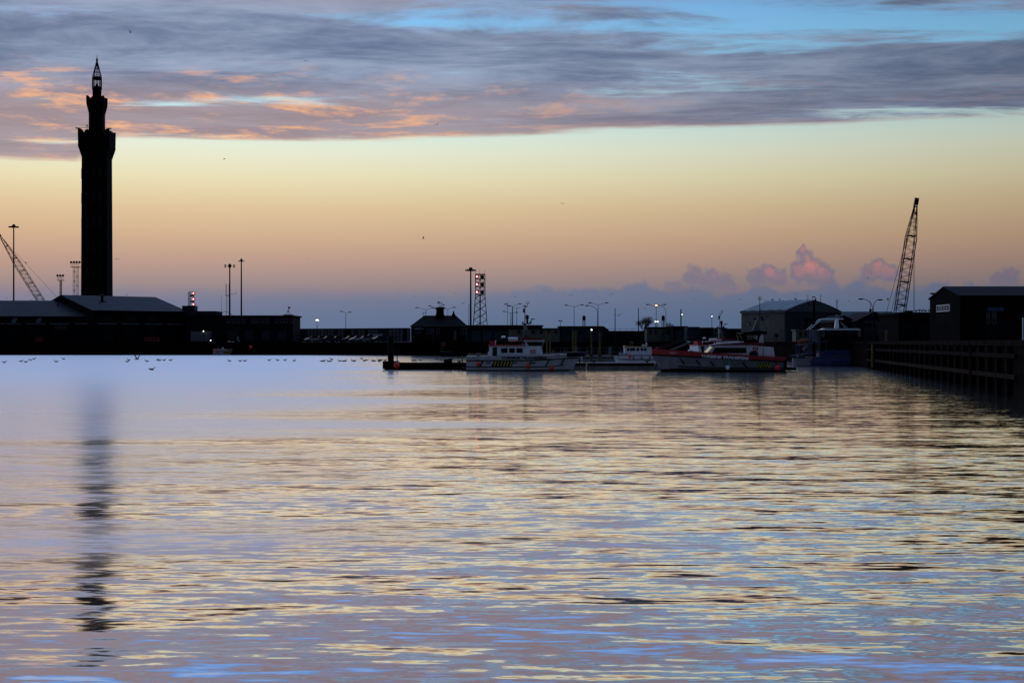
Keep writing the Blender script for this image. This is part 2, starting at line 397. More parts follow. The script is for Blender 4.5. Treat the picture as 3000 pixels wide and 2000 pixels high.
# ================================================================== LEFT SIDE
# ---- long low fish shed
g0 = at(0, 1000, 363); xL = -175.0; xR = at(277, 1000, 363).x
t = thing('low_fish_shed', (xL, 363, GZ), 'long low shed with pale grey roof at the left end of the quay', 'shed')
Ls = xR - xL; he = 9.7-GZ; hr = 13.9-GZ
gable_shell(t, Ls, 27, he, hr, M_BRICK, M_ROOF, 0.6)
zl = 7.8-GZ
def lx(px): return at(px, 1000, 363).x - xL
for (a, b) in ((0, 17), (20, 63), (77, 135), (147, 205), (220, 268)):
    MB().bx(lx(a), lx(b), -0.55, -0.002, zl-0.18, zl+0.14).build('ledge', M_LEDGE, t)
for px in (18, 70, 141, 212, 272):
    MB().bx(lx(px)-0.35, lx(px)+0.35, -0.45, -0.004, 0, he-0.5).build('pier', M_BRICK, t)
for (a, b) in ((36, 50), (108, 121)):
    MB().prism([(lx(a)-0.3, -0.12, 8.1-GZ), (lx(b)-0.3, -0.12, 8.1-GZ), (lx(b)+0.2, -0.12, 9.25-GZ), (lx(a)+0.2, -0.12, 9.25-GZ)], (0, 0.1, 0)).build('roof_light_panel', M_FRAME, t)
for px in (170, 187): window(t, (lx(px), -0.08, 4.0), 1.2, 1.3, bars=2)
for px in (40, 108, 240): 
    MB().bx(lx(px)-1.9, lx(px)+1.9, -0.06, -0.003, 0, 3.4).build('loading_door', M_DARK, t)
MB().bx(lx(138), lx(140), 8.0, 8.4, hr-1.6, hr-0.6).build('roof_vent', M_STEEL, t)
# ---- larger shed set at an angle
A = math.radians(41); Lb, Wb = 26.1, 37.0
t = thing('large_fish_shed', (-106.1, 360, GZ), 'larger shed with broad pale grey pitched roof in front of the tower', 'shed', rz=A)
he, hr = 11.1-GZ, 15.3-GZ
gable_shell(t, Lb, Wb, he, hr, M_BRICK, M_ROOF, 0.5)
for i, (a, b) in enumerate(((1.2, 6.2), (7.6, 12.6), (14.0, 19.0), (20.3, 25.0))):
    MB().bx(a, b, -0.5, -0.002, zl-0.18, zl+0.14).build('ledge', M_LEDGE, t)
    MB().bx(b+0.35, b+1.05, -0.45, -0.004, 0, he-0.4).build('pier', M_BRICK, t)
    window(t, ((a+b)/2, -0.07, zl+1.3), 2.6, 1.2, bars=2, frame=M_STEEL)
    MB().bx((a+b)/2-1.4, (a+b)/2+1.4, -0.07, -0.003, 0, 3.2).build('loading_door', M_DARK, t)
v = MB().lathe((7.6, 11.0, hr-2.1), [(0.35, 0), (0.35, 1.9), (0.55, 1.95), (0.55, 2.3), (0.1, 2.5)], 10).build('roof_flue', M_STEEL, t)
MB().box((7.6, 11.0, hr-1.75), (1.9, 1.4, 0.5)).build('flue_base', M_STEEL, t)
for (yy, zz) in ((13.0, he+1.9), (8.0, he+0.8)):
    MB().box((-0.08, yy, zz), (0.12, 2.2, 0.7)).build('gable_louvre', M_BLACK, t)
# ---- dock tower
TD = 473.0; TX = at(284, 0, TD).x; k = TD/FPX
def tz(py): return CAMH+(HZ-py)*k - GZ
t = thing('dock_tower', (TX, TD, GZ), 'tall dark brick dock tower with minaret top and openwork spire', 'tower', rz=math.radians(4))
def sq(mb, prof):
    rows = []
    for (h, z) in prof: rows.append([mb.bm.verts.new((sx*h, sy*h, z)) for sx, sy in ((-1, -1), (1, -1), (1, 1), (-1, 1))])
    for p, q in zip(rows[:-1], rows[1:]):
        for i in range(4): mb.bm.faces.new((p[i], p[(i+1) % 4], q[(i+1) % 4], q[i]))
    mb.bm.faces.new(rows[0][::-1]); mb.bm.faces.new(rows[-1]); return mb
px = k
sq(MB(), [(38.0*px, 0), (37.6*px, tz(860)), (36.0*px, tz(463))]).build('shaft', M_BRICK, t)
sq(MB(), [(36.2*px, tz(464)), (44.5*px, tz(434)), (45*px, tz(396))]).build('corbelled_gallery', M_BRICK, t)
def parapet(h, z0, z1, n, wname):
    # merlons with rounded tops on the four sides, taller at the corners
    w = 2*h/n
    for side in range(4):
        R = Matrix.Rotation(side*math.pi/2, 4, 'Z')
        for i in range(n):
            x = -h + (i+0.5)*w; corner = i in (0, n-1)
            if side % 2 and corner: continue
            hh = (z1-z0)*(1.0 if corner else 0.8)
            pts = [(x-w*0.49, -h, z0), (x+w*0.49, -h, z0)]
            if corner:
                s_ = -1 if i == 0 else 1
                pts = [(x-w*0.5, -h, z0), (x+w*0.5, -h, z0)]
                prof = [(0.5, 1.0), (0.1, 0.95), (-0.25, 0.6), (-0.5, 0.1)]
                if s_ > 0: pts += [(x+w*p_, -h, z0+hh*q_) for p_, q_ in prof]
                else: pts += [(x-w*p_, -h, z0+hh*q_) for p_, q_ in prof[::-1]]
            else: pts += [(x+w*0.45*math.cos(a), -h, z0+hh*(0.45+0.5*math.sin(a))) for a in [j*math.pi/6 for j in range(7)]]
            o = MB().prism(pts, (0, 0.55, 0)).build('merlon', M_BRICK, t); o.matrix_local = R
parapet(45*px, tz(397), tz(382), 5, 'main')
sq(MB(), [(19.6*px, tz(397)), (19.4*px, tz(333))]).build('upper_shaft', M_BRICK, t)
sq(MB(), [(19.6*px, tz(334)), (25.0*px, tz(309)), (25.5*px, tz(294))]).build('upper_gallery', M_BRICK, t)
parapet(25.5*px, tz(295), tz(284), 4, 'upper')
MB().lathe((0, 0, 0), [(13*px, tz(296)), (13*px, tz(263)), (14.6*px, tz(262)), (14.6*px, tz(259)), (13*px, tz(257)), (8*px, tz(253)), (1.5*px, tz(251)), (0.8*px, tz(246))], 8).build('lantern_drum', M_BRICK, t)
for i in range(8):
    a = math.pi/8 + i*math.pi/4
    MB().tube((13*px*math.cos(a), 13*px*math.sin(a), tz(258)), (13*px*math.cos(a), 13*px*math.sin(a), tz(232)), 0.16, seg=6).build('lantern_column', M_STEEL, t)
MB().lathe((0, 0, 0), [(12*px, tz(234)), (14.2*px, tz(232)), (14.4*px, tz(227)), (12.8*px, tz(226))], 8).build('lantern_ring', M_STEEL, t)
mb = MB()
for i in range(8):
    a = math.pi/8 + i*math.pi/4
    mb.tube((13*px*math.cos(a), 13*px*math.sin(a), tz(226)), (1.6*px*math.cos(a), 1.6*px*math.sin(a), tz(181)), 0.11, seg=5)
for fy in (222, 213, 202, 191):
    r = (1.6 + 11.4*(fy-181)/45.0)*px
    ring = [(r*math.cos(math.pi/8+j*math.pi/4), r*math.sin(math.pi/8+j*math.pi/4), tz(fy)) for j in range(9)]
    mb.path(ring, 0.09, 5)
mb.build('spire_frame', M_STEEL, t)
MB().lathe((0, 0, 0), [(1.4*px, tz(182)), (3.2*px, tz(179)), (2.6*px, tz(174)), (1.1*px, tz(170)), (0.4*px, tz(165)), (0.25*px, tz(156))], 8).build('finial', M_STEEL, t)
for i in range(5):                                   # tall slit windows up the faces
    for face in range(2):
        for j in (-1, 0, 1):
            zc = tz(800 - i*72); R = Matrix.Rotation(-face*math.pi/2, 4, 'Z')
            o = MB().box((j*2.1, -36.9*px-0.16, zc), (0.75, 0.5, 3.4)).build('slit_window', M_GLASS, t); o.matrix_local = R
sq(MB(), [(3.6*px, 0), (3.4*px, tz(795)), (2.2*px, tz(790))]).build('buttress', M_BRICK, t).location = (-41.2*px, 0, 0)
mb = MB()
for s_ in (-1, 1):
    mb.tube((s_*45*px, -45*px, tz(384)), (s_*48.5*px, -45*px, tz(383)), 0.09); mb.box((s_*48.6*px, -45*px, tz(382.6)), (0.5, 0.4, 0.35))
mb.path([(-45*px, -45*px, tz(383)), (-45*px, -45*px, tz(381.5)), (45*px, -45*px, tz(381.5)), (45*px, -45*px, tz(383))], 0.05)
mb.tube((-24*px, -20*px, tz(384)), (-24*px, -20*px, tz(371)), 0.08); mb.box((-24*px, -20*px, tz(371)), (0.45, 0.3, 0.4))
mb.build('gallery_rail', M_STEEL, t)
# ---- control block
CD = 372.0
def cx(px_, d_=CD): return at(px_, 0, d_).x
def cz(py, d_=CD): return at(0, py, d_).z - GZ
x0 = cx(545); t = thing('control_block', (x0, CD, GZ), 'long flat roofed two storey office block with a row of upper windows', 'building')
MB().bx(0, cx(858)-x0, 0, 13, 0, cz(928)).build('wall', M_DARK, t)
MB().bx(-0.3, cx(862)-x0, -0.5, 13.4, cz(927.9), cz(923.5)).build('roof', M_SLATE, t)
for X_ in (920, 1015, 1100, 1195, 1370, 1455, 1547, 1630, 1805, 1900, 1975, 2065):
    window(t, (cx(520+X_/6.19)-x0, -0.06, cz(939.8)), 0.85, 1.15, bars=0, fw=0.09)
for X_ in (1000, 1300, 1600, 1900): MB().box((cx(520+X_/6.19)-x0, -0.05, 1.6), (2.2, 0.09, 2.4)).build('ground_floor_shutter', M_BLUED, t)
MB().bx(cx(556, 380)-x0, cx(637, 380)-x0, 6, 14.5, cz(924), cz(911.5, 380)).build('roof_storey', M_DARK, t)
for i in range(9): window(t, (cx(563+i*8, 378)-x0, 5.93, cz(917, 378)), 0.6, 0.5, bars=0, fw=0.06)
MB().bx(cx(541, 380)-x0, cx(578, 380)-x0, 5, 8.4, cz(923), cz(895.5, 378)).build('stair_tower', M_BLUED, t)
MB().path([(cx(637)-x0, 7, cz(911)), (cx(650)-x0, 7, cz(911.5)), (cx(659)-x0, 7, cz(915)), (cx(666)-x0, 7, cz(923.4))], 0.06).build('curved_pipe', M_STEEL, t)
MB().tube((cx(630)-x0, 8, cz(911.6)), (cx(630)-x0, 8, cz(857)), 0.05, 0.02).build('whip_aerial', M_STEEL, t)
mb = MB(); c0 = cx(841)-x0
for dx in (-0.9, 0, 0.9): mb.tube((c0+dx*0.8, 2, cz(923.6)), (c0, 2, cz(906)), 0.06)
mb.tube((c0, 2, cz(906)), (c0, 2, cz(895)), 0.045); mb.box((c0+0.25, 2, cz(901)), (0.5, 0.05, 0.5)); mb.box((c0, 2, cz(923.2)), (2.6, 0.8, 0.4))
mb.build('tripod_aerial', M_STEEL, t)
# ---- port traffic signal frame on the stair tower
def signal_light(root, c, lit):
    o = MB().lathe((0, 0, 0), [(0.36, 0), (0.42, 0.12), (0.42, 0.5), (0.25, 0.6)], 12).build('signal_lamp', M_BLACK, root)
    o.matrix_local = Matrix.Translation(Vector(c)) @ Matrix.Rotation(math.radians(-90), 4, 'X')
    if lit: MB().ball((0, 0, -0.03), 0.24, (1, 1, 0.5), 10, 6).build('red_lens', M_LAMPR, o); MB().ball((0, 0, -0.13), 0.11, (1, 1, 0.6), 8, 6).build('bulb', M_LAMPH, o)
    return o
sx_ = cx(560, 377); t = thing('roof_signal_mast', (sx_, 377, GZ+cz(895.5, 378)), 'lattice mast with three red signal lights on the office roof', 'signal mast')
H = (895-855)/FPX*377; w_ = 0.68; mb = MB()
for sx in (-1, 1):
    for sy in (-1, 1): mb.tube((sx*w_-0.0, sy*0.5, 0), (sx*w_, sy*0.5, H), 0.05)
for i in range(7):
    z = i*H/6
    for sy in (-1, 1): mb.tube((-w_, sy*0.5, z), (w_, sy*0.5, z), 0.04)
    if i < 6:
        mb.tube((-w_, -0.5, z), (-0.1, -0.5, z+H/6), 0.03); mb.tube((-w_, 0.5, z), (-0.1, 0.5, z+H/6), 0.03)
mb.tube((-0.15, -0.5, 0), (-0.15, -0.5, H), 0.05)
mb.build('lattice', M_STEEL, t)
for py in (859, 876, 891.5): signal_light(t, (0.75, -0.62, (895-py)/FPX*377), True)
for py in (866, 883): MB().box((0.35, -0.5, (895-py)/FPX*377), (0.8, 0.6, 0.45)).build('junction_box', M_BLACK, t)
# grey store container and small lamps
t = thing('store_container', (cx(558, 366), 366, GZ), 'plain grey store box beside the foot of the office block', 'container')
MB().bx(0, cx(614, 366)-cx(558, 366), 0, 2.4, 0.12, 2.75).build('box', M_LEDGE, t)
for i in range(2): MB().box((1.3+i*2.4, -0.04, 1.35), (2.2, 0.06, 2.3)).build('door', M_FRAME, t)
for nm, pxx, pyy, dd, lb in (('bulkhead_lamp', 596, 970, 365.5, 'small white lamp lit above the grey store box'), ('quay_lamp', 617, 997, 352, 'small white lamp lit low at the quay edge by the moored crew boat')):
    p = at(pxx, pyy, dd); t = thing(nm, (p.x, p.y, GZ), lb, 'lamp')
    MB().tube((0, 0, 0), (0, 0, p.z-GZ), 0.05).build('post', M_STEEL, t)
    MB().ball((0, 0, p.z-GZ), 0.12, u=8, v=6).build('lit_globe', M_LAMPW, t)
# ---- high mast lights
def high_mast(name, px_, ytop, ybase, d_, label, kind):
    p = at(px_, ytop, d_); H = p.z-GZ
    t = thing(name, (p.x, p.y, GZ), label, 'light mast')
    MB().tube((0, 0, 0), (0, 0, H-0.4), 0.27, 0.17, 8).build('pole', M_STEEL, t)
    if kind == 'ring':
        MB().lathe((0, 0, H-0.9), [(0.3, 0), (0.5, 0.1), (0.5, 0.6), (0.25, 0.9)], 8).build('head_frame', M_STEEL, t)
        for i in range(6):
            a = i*math.pi/3
            MB().box((1.0*math.cos(a), 0.9*math.sin(a), H-0.75), (0.75, 0.6, 0.34), a).build('floodlight', M_STEEL, t)
    elif kind == 'dish':
        MB().lathe((0, 0, H-0.75), [(0.15, -0.1), (1.0, 0), (0.85, 0.14), (0.3, 0.3), (0.3, 0.75), (0.1, 0.8)], 14).build('head_dish', M_STEEL, t)
    else:
        MB().lathe((0, 0, H-1.1), [(0.25, 0), (0.45, 0.2), (0.45, 0.9), (0.15, 1.15)], 8).build('head_frame', M_STEEL, t)
        for i in range(4):
            a = i*math.pi/2+0.25
            mb = MB(); mb.tube((0, 0, H-0.6), (1.3*math.cos(a), 1.3*math.sin(a), H-0.6), 0.06)
            for s_ in (-0.25, 0.25): mb.box((1.25*math.cos(a), 1.25*math.sin(a), H-0.6+s_), (0.42, 0.42, 0.3))
            mb.build('floodlight_arm', M_STEEL, t)
    return t
high_mast('high_mast_light', 40, 657, 882, 395, 'tall light mast with ring head left of the tower, in front of the crane', 'ring')
high_mast('high_mast_light', 673, 773, 923, 402, 'light mast with cross shaped lamp cluster beside a ladder mast', 'cluster')
high_mast('high_mast_light', 707, 758, 923, 408, 'slim light mast with flat dish head behind the office block', 'dish')
high_mast('high_mast_light', 1379, 783, 955, 360, 'tall light mast with tiered head next to the red signal tower', 'ring')
# ladder mast beside the cluster mast
p = at(667, 831, 400); t = thing('ladder_mast', (p.x, p.y, GZ), 'narrow ladder mast with side arm behind the office block', 'mast'); H = p.z-GZ
mb = MB()
for s_ in (-0.38, 0.38): mb.tube((s_, 0, 0), (s_, 0, H), 0.05); mb.tube((s_*1.4, 0, H-3.3), (s_*1.4, 0, H), 0.04)
for i in range(24): mb.tube((-0.38, 0, i*H/24), (0.38, 0, i*H/24), 0.03)
mb.build('ladder', M_STEEL, t)
MB().box((0, 0, H-3.3), (1.3, 0.8, 0.12)).build('platform', M_STEEL, t)
MB().path([(0.4, 0, H-3.0), (2.3, 0, H-2.9), (2.35, 0, H-2.1)], 0.04).build('side_arm', M_STEEL, t)
# lattice floodlight columns
def flood_column(px_, ytop, d_, w_, label, nl):
    p = at(px_, ytop, d_); H = p.z-GZ; hb = H-1.9
    t = thing('floodlight_column', (p.x, p.y, GZ), label, 'floodlight')
    mb = MB()
    for sx in (-1, 1):
        for sy in (-1, 1): mb.tube((sx*w_, sy*w_, 0), (sx*w_, sy*w_, hb), 0.06)
    n = int(hb/(w_*2.2))
    for i in range(n):
        z0, z1 = i*hb/n, (i+1)*hb/n; s_ = 1 if i % 2 else -1
        for y_ in (-w_, w_): mb.tube((-s_*w_, y_, z0), (s_*w_, y_, z1), 0.035); mb.tube((-w_, y_, z1), (w_, y_, z1), 0.03)
    mb.build('lattice_column', M_STEEL, t)
    wp = nl*0.42
    MB().box((0, 0, hb), (wp*1.5, wp*1.2, 0.15)).build('platform', M_STEEL, t)
    mb = MB()
    for i in range(5): mb.tube((-wp*0.72+i*wp*0.36, -wp*0.55, hb), (-wp*0.72+i*wp*0.36, -wp*0.55, hb+1.1), 0.04)
    mb.tube((-wp*0.75, -wp*0.55, hb+1.1), (wp*0.75, -wp*0.55, hb+1.1), 0.045); mb.tube((-wp*0.75, -wp*0.55, hb+0.6), (wp*0.75, -wp*0.55, hb+0.6), 0.03)
    mb.build('railing', M_STEEL, t)
    for i in range(nl):
        x = (i-(nl-1)/2)*0.85
        o = MB().lathe((0, 0, 0), [(0.18, 0), (0.36, 0.3), (0.38, 0.45)], 10).build('lamp', M_BLACK, t)
        o.matrix_local = Matrix.Translation((x, -0.1, hb+1.45)) @ Matrix.Rotation(math.radians(-60 if abs(x) > 1 else 80)*(1 if x >= 0 else -1), 4, 'Y') @ Matrix.Rotation(math.radians(90), 4, 'X')
flood_column(178, 803, 440, 0.24, 'smaller thin lattice floodlight mast left of the tower', 3)
flood_column(222, 764, 430, 0.62, 'lattice floodlight mast with platform close beside the tower', 4)
# ---- lattice boom cranes
def crane(foot, tip, d_foot, d_tip, wbase, label, pend, house_dx, hang=None):
    a, b = at(*foot, d_foot), at(*tip, d_tip)
    t = thing('crawler_crane', (a.x, a.y, GZ), label, 'crane')
    O = Vector((a.x, a.y, GZ)); ax = (b-a); L = ax.length; ax.normalize()
    drop = (a.z-GZ-1.6)/ax.z; foot_p = a - ax*drop - O; tip_p = b - O; L = (tip_p-foot_p).length
    u = Vector((1, 0, 0)); u = (u - ax*u.dot(ax)).normalized(); v = ax.cross(u).normalized()
    def hw(s_): 
        if s_ < 0.08: return wbase*(0.3+0.7*s_/0.08)
        if s_ < 0.72: return wbase
        return wbase*(1-0.85*(s_-0.72)/0.28)
    def cpt(s_, i, j): return foot_p + ax*(s_*L) + (u*i + v*j*0.8)*hw(s_)
    st = [0, 0.08] + [0.08+0.64*i/8 for i in range(1, 9)] + [0.86, 1.0]
    for i in (-1, 1):
        for j in (-1, 1): MB().path([cpt(s_, i, j) for s_ in st], 0.075, 5).build('boom_chord', M_STEEL, t)
    mb = MB(); n = int(L/(wbase*0.85)); fl = 1
    for q in range(n):
        s0, s1 = 0.03+0.94*q/n, 0.03+0.94*(q+1)/n; fl = -fl
        for j in (-1, 1): mb.tube(cpt(s0, -fl, j), cpt(s1, fl, j), 0.035, seg=4)
        for i in (-1, 1): mb.tube(cpt(s0, i, -fl), cpt(s1, i, fl), 0.035, seg=4)
        if q % 6 == 0:
            for j in (-1, 1): mb.tube(cpt(s0, -1, j), cpt(s0, 1, j), 0.07, seg=4)
    mb.build('boom_lacing', M_STEEL, t)
    MB().box(tip_p, (0.55, 0.6, 1.1), rot=ax.to_track_quat('Z', 'Y').to_matrix().to_4x4()).build('boom_head', M_STEEL, t)
    for (pp, dd) in pend:
        e_ = at(*pp, dd) - O; MB().tube(tip_p, e_ + (e_-tip_p)*0.15, 0.035, seg=5).build('pendant_rope', M_STEEL, t)
    if hang:
        for hx in hang:
            h0 = at(hx, tip[1]+6, d_tip) - O; MB().tube(h0, (h0.x, h0.y, 1.0), 0.03, seg=5).build('hoist_rope', M_STEEL, t)
    MB().bx(-1.6+house_dx, 2.0+house_dx, -1.5, 1.5, 1.1, 3.0).build('machinery_house', M_DARK, t)
    for s_ in (-1.6, 1.6): MB().bx(-2.6+house_dx, 2.6+house_dx, s_-0.4, s_+0.4, 0.0, 1.0).build('crawler_track', M_BLACK, t)
crane((119, 880), (-2, 688), 400, 400, 0.85, 'leaning lattice boom crane cut by the left edge of the photo', [((168, 872), 400)], 6.0)
crane((2636, 915), (2685, 590), 232, 232, 0.78, 'tall lattice boom crane rising behind the right hand sheds', [((2598, 912), 230), ((2612, 912), 234)], -2.0, hang=[2676, 2680])
# ================================================================== MIDDLE
# ---- palisade fence along the back of the car park
fa, fb = at(862, 965, 392), at(1202, 961, 372)
t = thing('palisade_fence', (fa.x, fa.y, GZ), 'long pale slatted fence behind the parked cars', 'fence')
d_ = Vector((fb.x-fa.x, fb.y-fa.y, 0)); Lf = d_.length; d_.normalize(); ang = math.atan2(d_.y, d_.x); t.rotation_euler = (0, 0, ang)
Hf = 3.65; n = 34
pal = [M_LEDGE, M_BLUED, M_FRAME, M_DARK, M_LEDGE, M_BLUED]
for i in range(n):
    x0 = i*Lf/n
    MB().bx(x0-0.08, x0+0.08, -0.1, 0.1, 0, Hf).build('fence_post', M_STEEL, t)
    mb = MB()
    for q in range(7):
        xx = x0 + 0.14 + q*(Lf/n-0.1)/7; mb.bx(xx, xx+0.22, -0.03, 0.03, 0.05, Hf-0.25)
    mb.build('pale_panel', pal[random.randrange(6)], t)
MB().bx(0, Lf, -0.07, 0.07, Hf-0.25, Hf).build('top_rail', M_STEEL, t)
# ---- parked cars
def car(px_, d_, paint, label, rz=0.0, van=False, grp='cars parked behind the quay'):
    p = at(px_, 1000, d_); t = thing('parked_car' if not van else 'parked_van', (p.x, p.y, GZ), label, 'van' if van else 'car', grp, rz)
    L = 4.9 if van else 4.2; w = 0.86
    if van: prof = [(-L/2, 0.3), (L/2-0.1, 0.3), (L/2, 0.9), (L/2-0.75, 1.25), (L/2-1.5, 2.0), (-L/2+0.1, 2.05), (-L/2, 1.9)]
    else: prof = [(-L/2, 0.35), (L/2-0.05, 0.35), (L/2, 0.72), (L/2-0.95, 0.95), (L/2-1.05, 0.98), (-L/2+0.65, 1.0), (-L/2, 0.88)]
    MB().prism([(x*-1, -w, z) for x, z in prof], (0, 2*w, 0)).build('body', paint, t)
    if van: MB().prism([(-(L/2-0.85), -w-0.01, 1.3), (-(L/2-1.5), -w-0.01, 1.9), (-(L/2-2.4), -w-0.01, 1.9), (-(L/2-2.4), -w-0.01, 1.3)], (0, 2*w+0.02, 0)).build('cab_window', M_GLASS, t)
    else:
        cab = [(L/2-1.1, 0.97), (L/2-1.75, 1.42), (-L/2+1.25, 1.47), (-L/2+0.5, 0.99)]
        c_ = MB().prism([(x*-1, -w*0.88, z) for x, z in cab], (0, 1.76*w, 0)).build('cabin', M_GLASS, t)
        MB().bx(-(L/2-1.75), -(-L/2+1.25), -w*0.8, w*0.8, 1.44, 1.50).build('roof', paint, c_)
    for x in (-L*0.31, L*0.31):
        for y in (-w, w-0.2):
            o = MB().tube((x, y, 0.31), (x, y+0.2, 0.31), 0.31, seg=12).build('wheel', M_BLACK, t)
            MB().tube((x, y-0.012 if y < 0 else y+0.2, 0.31), (x, y if y < 0 else y+0.212, 0.31), 0.18, seg=8).build('rim', M_GALV, o)
    for y in (-w*0.7, w*0.7): MB().box((-L/2-0.0, y, 0.68), (0.1, 0.3, 0.16)).build('headlight', M_FRAME, t)
    return t
cp_s = mat('silver_car_paint', (0.33, 0.34, 0.36), 0.3, 0.4, var=0.05, coat=0.5); cp_d = mat('dark_car_paint', (0.03, 0.032, 0.04), 0.3, 0.2, var=0.05, coat=0.5)
cp_w = mat('white_van_paint', (0.45, 0.46, 0.48), 0.35, 0.0, var=0.08, coat=0.3); cp_r = mat('maroon_car_paint', (0.09, 0.03, 0.02), 0.3, 0.2, var=0.05, coat=0.5)
car(917, 352, cp_s, 'pale silver parked car nearest to the office block', 0.35)
car(938, 357, cp_s, 'silver parked car half hidden by the dark one beside the lit lamp', 0.4)
car(962, 353, cp_d, 'dark parked car right of the lit street lamp', 0.3, van=False)
car(988, 366, cp_r, 'brownish parked car behind the dark cars', 0.3)
car(1025, 362, cp_d, 'dark parked car below the unlit double lamp', 0.35)
car(1047, 354, cp_s, 'silver parked car in front of the white van', 0.35)
car(1068, 352, cp_s, 'silver parked car just left of the large black pile', 0.4)
car(1092, 368, cp_w, 'white parked van with its back to the slatted fence', 0.2, van=True)
car(1110, 352, cp_d, 'dark parked car closest to the black mooring pile', 0.4)
# ---- brick gatehouse with turret
GD = 330.0
def gx(px_): return at(px_, 0, GD).x
def gz(py): return at(0, py, GD).z - GZ
x0 = gx(1204); t = thing('dock_gatehouse', (x0, GD, GZ), 'dark hipped roof brick house with square turret and weather vane', 'house')
W_ = gx(1366)-x0; D_ = 9.0; he = gz(956.5)
MB().bx(0, W_, 0, D_, 0, he).build('wall', M_BRICK, t)
r0, r1, zr = gx(1237)-x0, gx(1335)-x0, gz(924.5); ov = 0.35
rf = MB().poly([(-ov, -ov, he), (W_+ov, -ov, he), (W_+ov, D_+ov, he), (-ov, D_+ov, he), (r0, D_/2, zr), (r1, D_/2, zr)],
          [(0, 1, 5, 4), (1, 2, 5), (2, 3, 4, 5), (3, 0, 4), (3, 2, 1, 0)]).build('roof', M_SLATE, t)
MB().tube((r0, D_/2, zr), (r1, D_/2, zr), 0.12, seg=6).build('ridge_tiles', M_SLATE, rf)
tx0, tx1 = gx(1275)-x0, gx(1297.5)-x0; tm = (tx0+tx1)/2; th = (tx1-tx0)/2
tur = sq(MB(), [(th*1.15, zr-1.2), (th*1.15, zr+0.15), (th, zr+0.45), (th*0.96, gz(903.5))]); o = tur.build('turret', M_BRICK, t); o.location = (tm, D_/2, 0)
for s_ in (-0.45, 0.45): window(o, (s_, -th-0.03, gz(912)), 0.5, 0.9, bars=0, fw=0.06, frame=M_STEEL)
q = sq(MB(), [(th*1.35, gz(903.6)), (th*1.4, gz(901)), (th*0.4, gz(897.5)), (0.05, gz(897))]).build('turret_cap', M_SLATE, t); q.location = (tm, D_/2, 0)
mb = MB(); zt = gz(897.5)
mb.tube((tm, D_/2, zt), (tm, D_/2, gz(881)), 0.05); mb.tube((tm-0.6, D_/2, gz(888)), (tm+0.6, D_/2, gz(888)), 0.04); mb.tube((tm, D_/2-0.6, gz(888)), (tm, D_/2+0.6, gz(888)), 0.04)
mb.box((tm-0.35, D_/2, gz(884)), (0.5, 0.04, 0.35)); mb.box((tm+0.4, D_/2, gz(884.5)), (0.25, 0.04, 0.2)); mb.build('weather_vane', M_STEEL, t)
mb = MB(); mb.tube((r0, D_/2, zr), (r0, D_/2, gz(911.5)), 0.04); mb.tube((r0-0.45, D_/2, gz(917)), (r0+0.5, D_/2, gz(916.5)), 0.035); mb.tube((r0, D_/2-0.4, gz(917)), (r0, D_/2+0.4, gz(917)), 0.035)
mb.box((r0+0.55, D_/2, gz(914.5)), (0.2, 0.04, 0.35)); mb.build('ridge_finial', M_STEEL, t)
cxm = gx(1326.5)-x0
MB().lathe((cxm, D_/2, zr-0.5), [(0.45, 0), (0.42, 0.9), (0.2, 1.1), (0.2, 1.6), (0.1, 1.65)], 8).build('chimney', M_BRICK, t)
window(t, (gx(1225)-x0, -0.06, gz(971)), 1.2, 0.95); 
MB().prism([(gx(1212)-x0, -0.02, gz(961)), (gx(1243)-x0, -0.02, gz(961)), (gx(1241)-x0, -0.9, gz(964)), (gx(1214)-x0, -0.9, gz(964))], (0, 0, 0.06)).build('awning', M_LEDGE, t)
for a, b in ((1250, 1257), (1280, 1287.5)): window(t, (gx((a+b)/2)-x0, -0.06, gz(970)), (b-a)/FPX*GD+0.1, 1.15, bars=0)
window(t, (gx(1266)-x0, -0.06, gz(970)), 0.75, 1.15, bars=1)
window(t, (gx(1358)-x0, -0.06, gz(971)), 1.35, 1.4, bars=1)
door(t, (gx(1333)-x0, -0.05, 0.3), 0.62, 2.25, M_LEDGE)
MB().tube((gx(1271)-x0, -0.3, 0), (gx(1271)-x0, -0.3, gz(963)), 0.05).build('downpipe', M_LEDGE, t)
# ---- red signal lattice tower
SD = 348.0; p = at(1407, 955, SD); kk = SD/FPX
t = thing('signal_tower', (p.x, p.y, GZ), 'lattice tower with three lit red signal lights beside the tall light mast', 'signal mast')
def sz(py): return CAMH+(HZ-py)*kk-GZ
def hwid(py): return (14.0 if py < 864 else 14.0+(py-864)/91.0*6.5)*kk
z0_, top = 0, sz(803)
for sx in (-1, 1):
    for sy in (-1, 1):
        MB().path([(sx*hwid(1003)*1.0, sy*hwid(1003), 0), (sx*hwid(864), sy*hwid(864), sz(864)), (sx*hwid(803), sy*hwid(803), top)], 0.065, 5).build('tower_leg', M_STEEL, t)
mb = MB(); ys = [1003, 985, 967, 947, 926, 905, 883, 864]
for a, b in zip(ys[:-1], ys[1:]):
    for sy in (-1, 1):
        for s_ in (-1, 1):
            xa, xb, ym = hwid(a), hwid(b), (a+b)/2; xm = hwid(ym)
            mb.tube((s_*xa*0.08, sy*hwid(a), sz(a)), (s_*xm, sy*xm, sz(ym)), 0.055, seg=5); mb.tube((s_*xm, sy*xm, sz(ym)), (s_*xb*0.08, sy*hwid(b), sz(b)), 0.055, seg=5)
    for s_ in (-1, 1): mb.tube((s_*hwid(a), -hwid(a), sz(a)), (s_*hwid(b), hwid(b), sz(b)), 0.045, seg=4)
